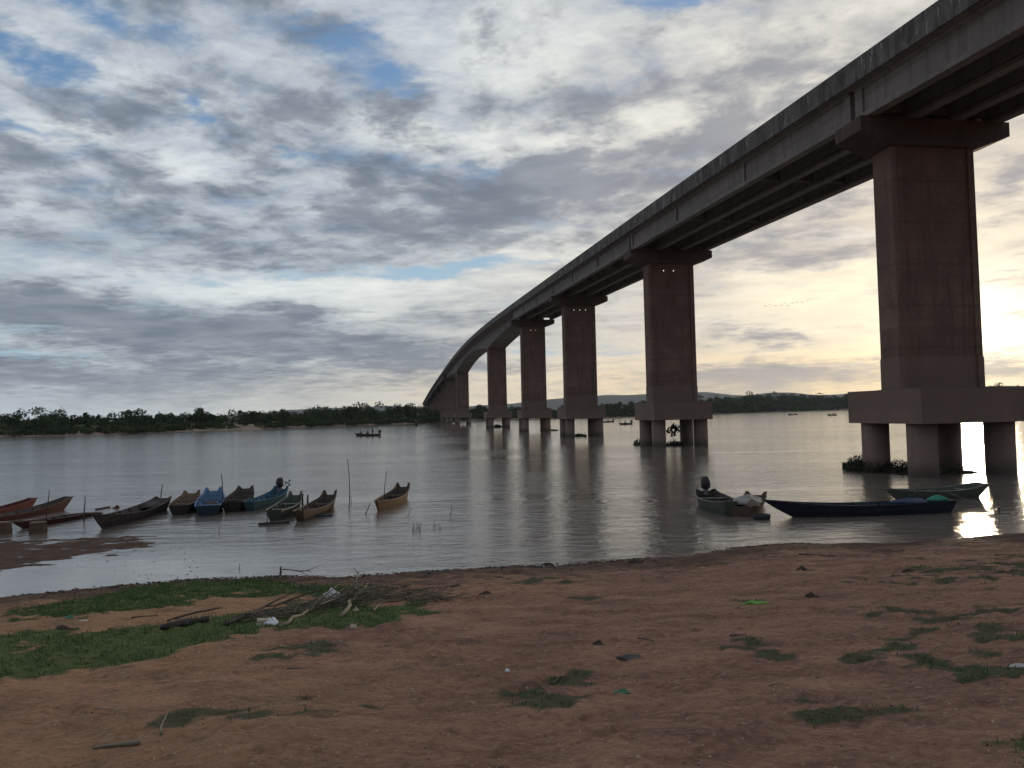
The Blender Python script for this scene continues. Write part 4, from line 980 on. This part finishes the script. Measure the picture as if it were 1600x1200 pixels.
# ------------------------------------------------------------------ plants caught on the piers
def weed(label, spots, n, size, hmax, name='floating_weed', stems=(), seed=1):
    R = np.random.default_rng(seed); t = empty(name, tuple(at(spots[0][0], spots[0][1]))); tag(t, label, 'plant', 'plants caught on the bridge piles')
    o0 = np.array(t.location); VV = []
    for px, py, rx, hh in spots:
        c = at(px, py); D = c[1]; r = rx/FPX*D; m_ = int(n*r*hh)+40
        a = R.uniform(0, 6.28, m_); q = np.sqrt(R.uniform(0, 1, m_)); x = c[0]+r*q*np.cos(a); y = c[1]+min(r, 1.0)*q*np.sin(a)
        z = hh*R.uniform(0, 1, m_)*np.sqrt(np.maximum(0, 1-q*q*.85))
        P = np.stack([x, y, z], 1)-o0
        VV.append(leaf_quads(P, size))
        # upright blades round the top
        k_ = m_//4; P2 = P[:k_]; th = R.uniform(0, 6.28, k_); h = R.uniform(.1, .32, k_)*hmax; w = .02
        dx = np.stack([np.cos(th)*w, np.sin(th)*w, th*0], 1); up = np.stack([R.normal(0, .1, k_)*hmax, R.normal(0, .1, k_)*hmax, h], 1)
        VV.append(np.stack([P2-dx, P2+dx, P2+dx*.3+up, P2-dx*.3+up], 1).reshape(-1, 3))
    V = np.concatenate(VV); link('leaves', nmesh('leaves', V, np.arange(len(V)).reshape(-1, 4), M_LEAF), t)
    mb = MB()
    for px, py, rx, hh in spots:
        c = Vector(at(px, py))-Vector(o0); r = rx/FPX*at(px, py)[1]
        mb2 = MB(); mb.ball((c.x, c.y, -.02), (r*.85, min(r, 1)*.8, hh*.45), 14, 6, .10, int(px))
    mb.build('root_mat', M_CLOD, t, True)
    for base, pts in stems:
        mb = MB(); a = Vector(at(*base)); P = [Vector(CAM+ray(*q)*(a.y/ray(*q)[1]))-Vector(o0) for q in pts]; mb.tube(P, [.035]+[.022]*(len(P)-2)+[.008], 6); mb.build('stem', M['pole'], t, True)
    return t
weed('high mound of weeds round the left pile of the nearest pier', [(1350, 735, 31, .95), (1331, 731, 14, .4), (1366, 737, 26, .8)], 1500, .055, .8, seed=2)
weed('low strip of weeds between the left and middle piles of the nearest pier', [(1402, 738, 28, .75), (1385, 738, 16, .6), (1425, 740, 22, .5)], 1200, .05, .8, seed=3)
weed('brushwood snagged between the middle and right piles of the nearest pier', [(1505, 738, 26, .30), (1480, 741, 18, .3)], 260, .07, .7, stems=[((1505, 738), [(1490, 732), (1505, 721), (1532, 717)]), ((1505, 738), [(1500, 735), (1515, 722), (1522, 728)])], seed=4)
weed('clump of water weeds left of the second nearest pier', [(1003, 695, 14, .7), (1018, 696, 12, .55), (1030, 697, 12, .5)], 300, .11, 1.6, seed=5)
wt = weed('leafy sapling and weeds growing between the piles of the second nearest pier', [(1052, 696.5, 13, .55), (1062, 696.5, 8, .4)], 300, .11, 1.4, stems=[((1052, 696), [(1053, 695), (1052, 682), (1055, 672)]), ((1052, 696), [(1052, 682), (1047, 676), (1044, 674)]), ((1052, 696), [(1055, 672), (1060, 670), (1063, 674)])], seed=6)
o0 = np.array(wt.location); yy = at(1052, 696)[1]; P = []
for px, py, m_, r_ in ((1055, 671, 30, .35), (1051, 667, 16, .22), (1060, 672, 18, .3), (1052, 679, 10, .2), (1044, 674, 8, .18), (1062, 667, 8, .2)):
    c = CAM+ray(px, py)*(yy/ray(px, py)[1]); P.append(c-o0+rng.normal(size=(m_, 3))*r_*.6)
V = leaf_quads(np.concatenate(P), .2); link('sapling_leaves', nmesh('sapling_leaves', V, np.arange(len(V)).reshape(-1, 4), M_LEAF), wt)
weed('thin line of weeds between the piles of the third nearest pier', [(906, 682, 6, .5), (900, 682, 5, .35), (914, 682.5, 2.5, .4)], 260, .14, 1.0, seed=7)
weed('weeds beside the right pile of the fourth nearest pier', [(866, 673, 6, .35)], 260, .15, .8, seed=8)
weed('dark weeds between the piles of the pier under the haunch', [(777, 668, 7, .9)], 200, .2, 1.2, seed=9)
# reeds standing in the shallows
for lab, x0, x1, y0, n_, hh in (('tuft of reeds in the shallows below the orange brown canoe', 643, 658, 831, 16, .34), ('few thin reeds in the shallows right of the reed tuft', 674, 688, 828, 7, .2)):
    R = random.Random(x0); c = Vector(at((x0+x1)/2, y0)); mb = MB()
    for q in range(n_):
        p = Vector(at(R.uniform(x0, x1), y0-R.uniform(0, 6)))-c; h = hh*R.uniform(.4, 1.1); l = R.uniform(-.05, .05)
        mb.tube([p-Vector((0, 0, .1)), p+Vector((l*.4, 0, h*.6)), p+Vector((l, 0, h))], [.007, .006, .002], 4)
    tag(mb.build('reeds', M_LEAF, None, True, tuple(c)), lab, 'reeds')

# ------------------------------------------------------------------ birds
bg0 = [(1196, 478), (1203, 476), (1212, 478), (1221, 477), (1226, 473.5), (1231, 477.5), (1238, 474), (1245, 472.5), (1253, 472), (1262, 470.5)]
for i, (px, py) in enumerate(bg0):
    c = CAM + ray(px, py)*260; t = empty('bird', tuple(c), .4+.3*math.sin(i*2.1)); t.scale = (.75,)*3; tag(t, 'small bird of a loose flock flying left of the nearest pier', 'bird', 'flock of flying birds')
    if i == 0:
        mb = MB(); mb.ring_loft([[(x, r*math.cos(q), r*math.sin(q)) for q in [k_*math.pi/4 for k_ in range(8)]] for x, r in ((-.45, .02), (-.2, .09), (.1, .11), (.3, .07), (.38, .06), (.5, .01))])
        me_b = mb.build('body', M_BIRD, t, True).data; W_ = []
        for sg in (-1, 1):
            mb = MB(); mb.ring_loft([[(.15-sw, sg*y, z), (-.12-sw, sg*y, z), (-.12-sw, sg*y, z+.02), (.15-sw, sg*y, z+.03)] for y, z, sw in ((.05, .03, 0), (.35, .22, -.03), (.7, .20, .08), (.95, .12, .2))])
            W_.append(mb.build('wing', M_BIRD, t).data)
    else:
        link('body', me_b, t)
        for w_ in W_: link('wing', w_, t, None, (0.25*math.sin(i*1.7), 0, 0))

# ------------------------------------------------------------------ litter and driftwood on the bank
def stick(label, p, q, r=.012, name='stick', mat=M['stick'], grp='sticks lying on the bank', cat='stick', lift=(.01, .01), bend=.04, forks=0, seed=0):
    a = onground(*p)+Vector((0, 0, lift[0]+r*.6)); b = onground(*q)+Vector((0, 0, lift[1]+r*.6)); R = random.Random(int(p[0]*7+p[1])+seed)
    L = (b-a).length; pts = []
    side = Vector((-(b-a).y, (b-a).x, 0)).normalized()
    for i in range(9):
        u = i/8; pts.append(a.lerp(b, u)+side*(bend*L*math.sin(u*3.1)+R.uniform(-.012, .012)*L)+Vector((0, 0, R.uniform(-.004, .01)*L)))
    mb = MB(); mb.tube([x-a for x in pts], [r*(1.1-.55*i/8) for i in range(9)], 7)
    for k_ in range(forks):
        i = R.randint(2, 7); d = (pts[i]-pts[i-1]).normalized(); e_ = (d*.5+side*R.choice((-1, 1))*.5+Vector((0, 0, R.uniform(.05, .4)))).normalized()*L*R.uniform(.12, .3)
        mb.tube([pts[i]-a, pts[i]-a+e_*.5+Vector((0, 0, .01)), pts[i]-a+e_], [r*.6, r*.45, r*.2], 5)
    return tag(mb.build(name, mat, None, True, tuple(a)), label, cat, grp)
DG = 'branches of the driftwood heap'
stick('long pale branch slanting down left out of the driftwood heap', (440, 981), (530, 948), .028, 'branch', grp=DG, cat='branch', lift=(0, .12), forks=2)
stick('thick yellowish branch leaning in the middle of the driftwood heap', (534, 966), (574, 930), .03, 'branch', grp=DG, cat='branch', lift=(.02, .16), bend=.01)
stick('long grey branch along the left tail of the driftwood heap', (352, 979), (460, 945), .026, 'branch', M['pole'], grp=DG, cat='branch', lift=(0, .08), forks=3)
stick('short pale chip of wood lying right of the driftwood heap', (585, 957), (595, 947), .022, 'branch', grp=DG, cat='branch')
stick('upright forked branch on top of the driftwood heap', (558, 930), (561, 921), .022, 'branch', M['stick'], grp=DG, cat='branch', lift=(.06, .34), forks=2)
stick('dark upright branch beside the forked one on the driftwood heap', (565, 932), (556, 925), .02, 'branch', M['pole'], grp=DG, cat='branch', lift=(.06, .24), forks=1)
stick('straight pale branch at the back left of the driftwood heap', (532, 935), (572, 927), .018, 'branch', grp=DG, cat='branch', lift=(.03, .12), bend=.01)
stick('brownish branch near the right end of the driftwood heap', (605, 932), (640, 926), .018, 'branch', M['brownin'], grp=DG, cat='branch', lift=(.1, .12), forks=2)
stick('thin branch at the right tail of the driftwood heap', (650, 938), (690, 936), .012, 'branch', M['pole'], grp=DG, cat='branch', forks=3)
stick('curved dark branch behind the rotten log', (262, 972), (345, 957), .018, 'branch', M['log'], grp=DG, cat='branch', lift=(0, .06), bend=.08)
def heap():
    R = random.Random(5); mb = MB(); c = onground(560, 945)
    line = [(395, 968, .25, .10), (430, 963, .3, .13), (465, 958, .35, .16), (500, 952, .4, .18), (530, 947, .5, .22), (560, 940, .55, .30), (585, 938, .6, .28), (610, 936, .6, .26), (640, 936, .55, .16), (665, 938, .45, .10)]
    for px, py, r, h in line:
        g = onground(px, py)
        for q in range(85):
            a = Vector((g.x+R.gauss(0, r*.62), g.y+R.gauss(0, r*.5), 0)); a.z = gz(a.x, a.y) + R.uniform(0, h)*max(0, 1-((a-g).xy.length/(r*1.6))**2)
            th = R.gauss(.45, 1.1); L = R.uniform(.10, .5); e_ = Vector((math.cos(th)*L, math.sin(th)*L*.7, R.uniform(-.10, .16)*L*1.6))
            r0 = R.uniform(.003, .010); k_ = Vector((R.uniform(-.04, .04), R.uniform(-.04, .04), R.uniform(0, .03)))
            mb.tube([a-c, a+e_*.5+k_-c, a+e_-c], [r0, r0*.8, r0*.4], 4)
    o = mb.build('twig_heap', pbr('twig_bark', (.07, .058, .043), (.24, .20, .145), 3.5, .9, .2), None, False, tuple(c))
    return tag(o, 'tangle of dry twigs heaped on the grass', 'twigs', kind='stuff')
heap()
# rotten log
a, b = onground(252, 985), onground(328, 971); mb = MB(); R = random.Random(3); rings = []
for i in range(15):
    u = i/14; c = a.lerp(b, u)-a; r = .055*(.55+.7*math.sin(min(1, u*1.1+.15)*2.6))*R.uniform(.85, 1.15)
    rings.append([(c.x+R.uniform(-.008, .008), c.y+r*1.25*math.cos(q)*R.uniform(.85, 1.15), c.z+.045+r*.8*math.sin(q)*R.uniform(.8, 1.15)) for q in [k_*2*math.pi/12 for k_ in range(12)]])
mb.ring_loft(rings); tag(mb.build('log', M['log'], None, True, tuple(a)), 'dark rotten log lying on the grass left of the driftwood heap', 'log')
a, b = onground(146, 1171), onground(220, 1163); mb = MB(); rings = []
for i in range(13):
    u = i/12; c = a.lerp(b, u)-a; r = (.010+.014*u**1.5)*R.uniform(.9, 1.1)
    rings.append([(c.x, c.y+r*math.cos(q)+.012*math.sin(u*5), c.z+r*.8+r*math.sin(q)) for q in [k_*2*math.pi/9 for k_ in range(9)]])
mb.ring_loft(rings); tag(mb.build('stick', M['stick'], None, True, tuple(a)), 'thick pale stick swelling to a knob on the sand at lower left', 'stick', 'sticks lying on the bank')
stick('short pale twig standing askew left of the lower left grass patch', (252, 1150), (262, 1128), .010, lift=(.01, .05))
stick('thin pale straw lying on the ochre sand at lower left', (148, 1112), (195, 1117), .005)
stick('pale splinter lying on the middle grass patch', (865, 1071), (877, 1061), .010, bend=.0)
stick('bent thin twig right of the small grass tuft', (528, 1004), (546, 1021), .007, forks=1, bend=.1)
stick('thin dark twig lying on the sand below the small grass tuft', (448, 1047), (478, 1047), .006, mat=M['pole'])
stick('thin dark twig lying behind the muddy cloth', (996, 999), (1022, 1004), .008, mat=M['pole'], forks=1)
stick('dark twig behind the right hand grass patch', (1140, 995), (1166, 995), .009, mat=M['pole'])
stick('long dark stick near the water edge right of centre', (1248, 867), (1305, 871), .016, mat=M['pole'])
stick('thin dark stick lying left of the rotten log', (205, 967), (248, 964), .010, mat=M['pole'])
stick('pale short stick on the grass left of the rotten log', (170, 984), (196, 979), .012)
def crumple(name, label, cat, px, py, r, mat, seed, grp=None, n=18, rough=.5, rz=0.0):
    g = onground(px, py); return sheet(name, label, cat, (g.x, g.y, g.z-.006), r, mat, seed, 0, rz, grp, n, rough)
LT = 'litter lying on the bank'
crumple('plastic_bag', 'white plastic bag on the grass behind the driftwood heap', 'bag', 517, 931, (.17, .09, .11), M_PLASTIC, 31, LT)
crumple('plastic_bag', 'white crumpled bag next to the tan carton', 'bag', 426, 975, (.10, .07, .10), M_PLASTIC, 32, LT)
g = onground(411, 974); mb = MB(); mb.box((0, 0, .03), (.17, .10, .06)); mb.box((-.02, -.07, .012), (.15, .05, .006)); mb.box((.09, 0, .045), (.006, .098, .075))
tag(mb.build('carton', M_CARD, None, False, tuple(g), (.1, .05, .25)), 'small tan carton lying beside the white crumpled bag', 'carton', LT)
crumple('plastic_scrap', 'small white scrap inside the driftwood heap', 'scrap', 586, 938, (.06, .05, .14), M_PLASTIC, 33, LT)
crumple('plastic_scrap', 'pale scrap lying before the thick yellowish branch', 'scrap', 556, 955, (.06, .05, .06), M_CARD, 34, LT)
crumple('plastic_scrap', 'small cream scrap on the grass below the driftwood heap', 'scrap', 552, 981, (.05, .04, .06), M_CARD, 35, LT)
crumple('leafy_sprig', 'bright green leafy scrap on the sand right of centre', 'sprig', 1178, 943, (.17, .09, .05), M_LEAFG, 36, LT, 20, .8)
crumple('green_bag', 'crumpled dark green bag right of the middle grass patch', 'bag', 972, 1083, (.075, .04, .038), M_GREENB, 37, LT, 18, .4)
crumple('cloth', 'muddy dark cloth lying crumpled on the sand', 'cloth', 990, 1029, (.19, .07, .035), M_CLOTH, 38, LT, 22, .6, -.1)
crumple('paper_scrap', 'small white paper scrap above the middle grass patch', 'paper', 793, 1049, (.032, .02, .03), M_PLASTIC, 39, LT, 12, .7)
crumple('stone', 'pale elongated stone at the right picture edge', 'stone', 1592, 1042, (.10, .035, .03), M_STONE, 40, LT, 16, .25, .05)
crumple('leaf', 'green crumpled leaf on the sand at left', 'leaf', 109, 966, (.08, .05, .05), M_GREENB, 41, LT, 16, .5)
crumple('scrap', 'pale scrap lying right of the green leaf at left', 'scrap', 130, 970, (.08, .05, .02), M_CARD, 42, LT, 14, .5)
crumple('weed_tuft', 'dark dry tuft at the edge of the left grass', 'tuft', 101, 985, (.16, .09, .055), M_CLOD, 43, LT, 16, .8)
for i, (px, py, s, lab) in enumerate([(855, 884, .16, 'dark clod at the water edge right of centre'), (991, 880, .16, 'dark clod at the water edge below the third pier'), (760, 929, .12, 'dark clod on the sand right of the driftwood heap'), (1254, 891, .11, 'dark clod near the water edge towards the right'), (1268, 933, .10, 'dark clod on the sand right of the bright green scrap'), (712, 917, .10, 'small dark clod on the sand above the path line'), (935, 1007, .08, 'dark clod to the left of the muddy cloth'), (1420, 893, .10, 'dark clod on the sand below the navy canoe')]):
    crumple('clod', lab, 'clod', px, py, (s, s*.7, s*.55), M_CLOD, 50+i, 'dark clods on the bank', 16, .7)
# uncountable crumbs: wrack along the water line, and grit over the sand
def wrack():
    R = np.random.default_rng(4); base = MB(); out_v, out_f = [], []
    ico = np.array([(1, 0, 0), (-1, 0, 0), (0, 1, 0), (0, -1, 0), (0, 0, 1), (0, 0, -1)], float); tri = np.array([(0, 2, 4), (2, 1, 4), (1, 3, 4), (3, 0, 4), (2, 0, 5), (1, 2, 5), (3, 1, 5), (0, 3, 5)])
    P = []
    for _ in range(6000):
        x = R.uniform(-14, 14); y = shore_y(x) - max(R.normal(.34, .42), -.06)
        if fbm(x*.8, y*.8, 61, 3) < R.uniform(.35, .62): continue
        P.append((x, y, R.uniform(.006, .038)*(1.5 if x < 2 else 1)))
    for _ in range(1100):
        x = R.uniform(-9, 13); y = R.uniform(3, 19); P.append((x, min(y, shore_y(x)-.3), R.uniform(.003, .014)))
    for _ in range(260):    # dark scraps left on and around the mud spit
        px, py = R.uniform(120, 330), R.uniform(838, 905); q = at(px, py); P.append((q[0], q[1], R.uniform(.008, .04)))
    for x, y, s in P:
        z = max(gz(float(x), float(y)), -.01); v = ico*s*R.uniform(.5, 1.3, (6, 3))*np.array([1.5, 1.0, .6]); th = R.uniform(0, 6.28)
        v = np.stack([v[:, 0]*math.cos(th)-v[:, 1]*math.sin(th), v[:, 0]*math.sin(th)+v[:, 1]*math.cos(th), v[:, 2]], 1)
        out_f.append(tri+6*len(out_v)); out_v.append(v+np.array([x, y, z]))
    return np.concatenate(out_v), np.concatenate(out_f)
V, F3 = wrack()
R = np.random.default_rng(12); FV = []
for _ in range(420):
    x = R.uniform(-13, 6); y = shore_y(x) - R.normal(.10, .16)
    if fbm(x*.9, 2.0, 71, 3) < .5: continue
    z = max(gz(float(x), float(y)), .0); sc = R.uniform(.008, .035); th = R.uniform(0, 6.28); cx_, sx_ = math.cos(th)*sc, math.sin(th)*sc
    FV.append(np.array([(x-cx_*1.6, y-sx_*1.6, z+.004), (x+sx_, y-cx_, z+.004+sc*.3), (x+cx_*1.6, y+sx_*1.6, z+.006), (x-sx_, y+cx_, z+.006+sc*.4)]))
FV = np.concatenate(FV)
tag(link('foam', nmesh('foam', FV, np.arange(len(FV)).reshape(-1, 4), M_STONE)), 'pale flecks of foam and shell along the water line', 'foam', kind='stuff')
tag(link('wrack', nmesh('wrack', V, F3, M_CLOD)), 'dark crumbs of mud, bark and wrack scattered along the water line', 'wrack', kind='stuff')
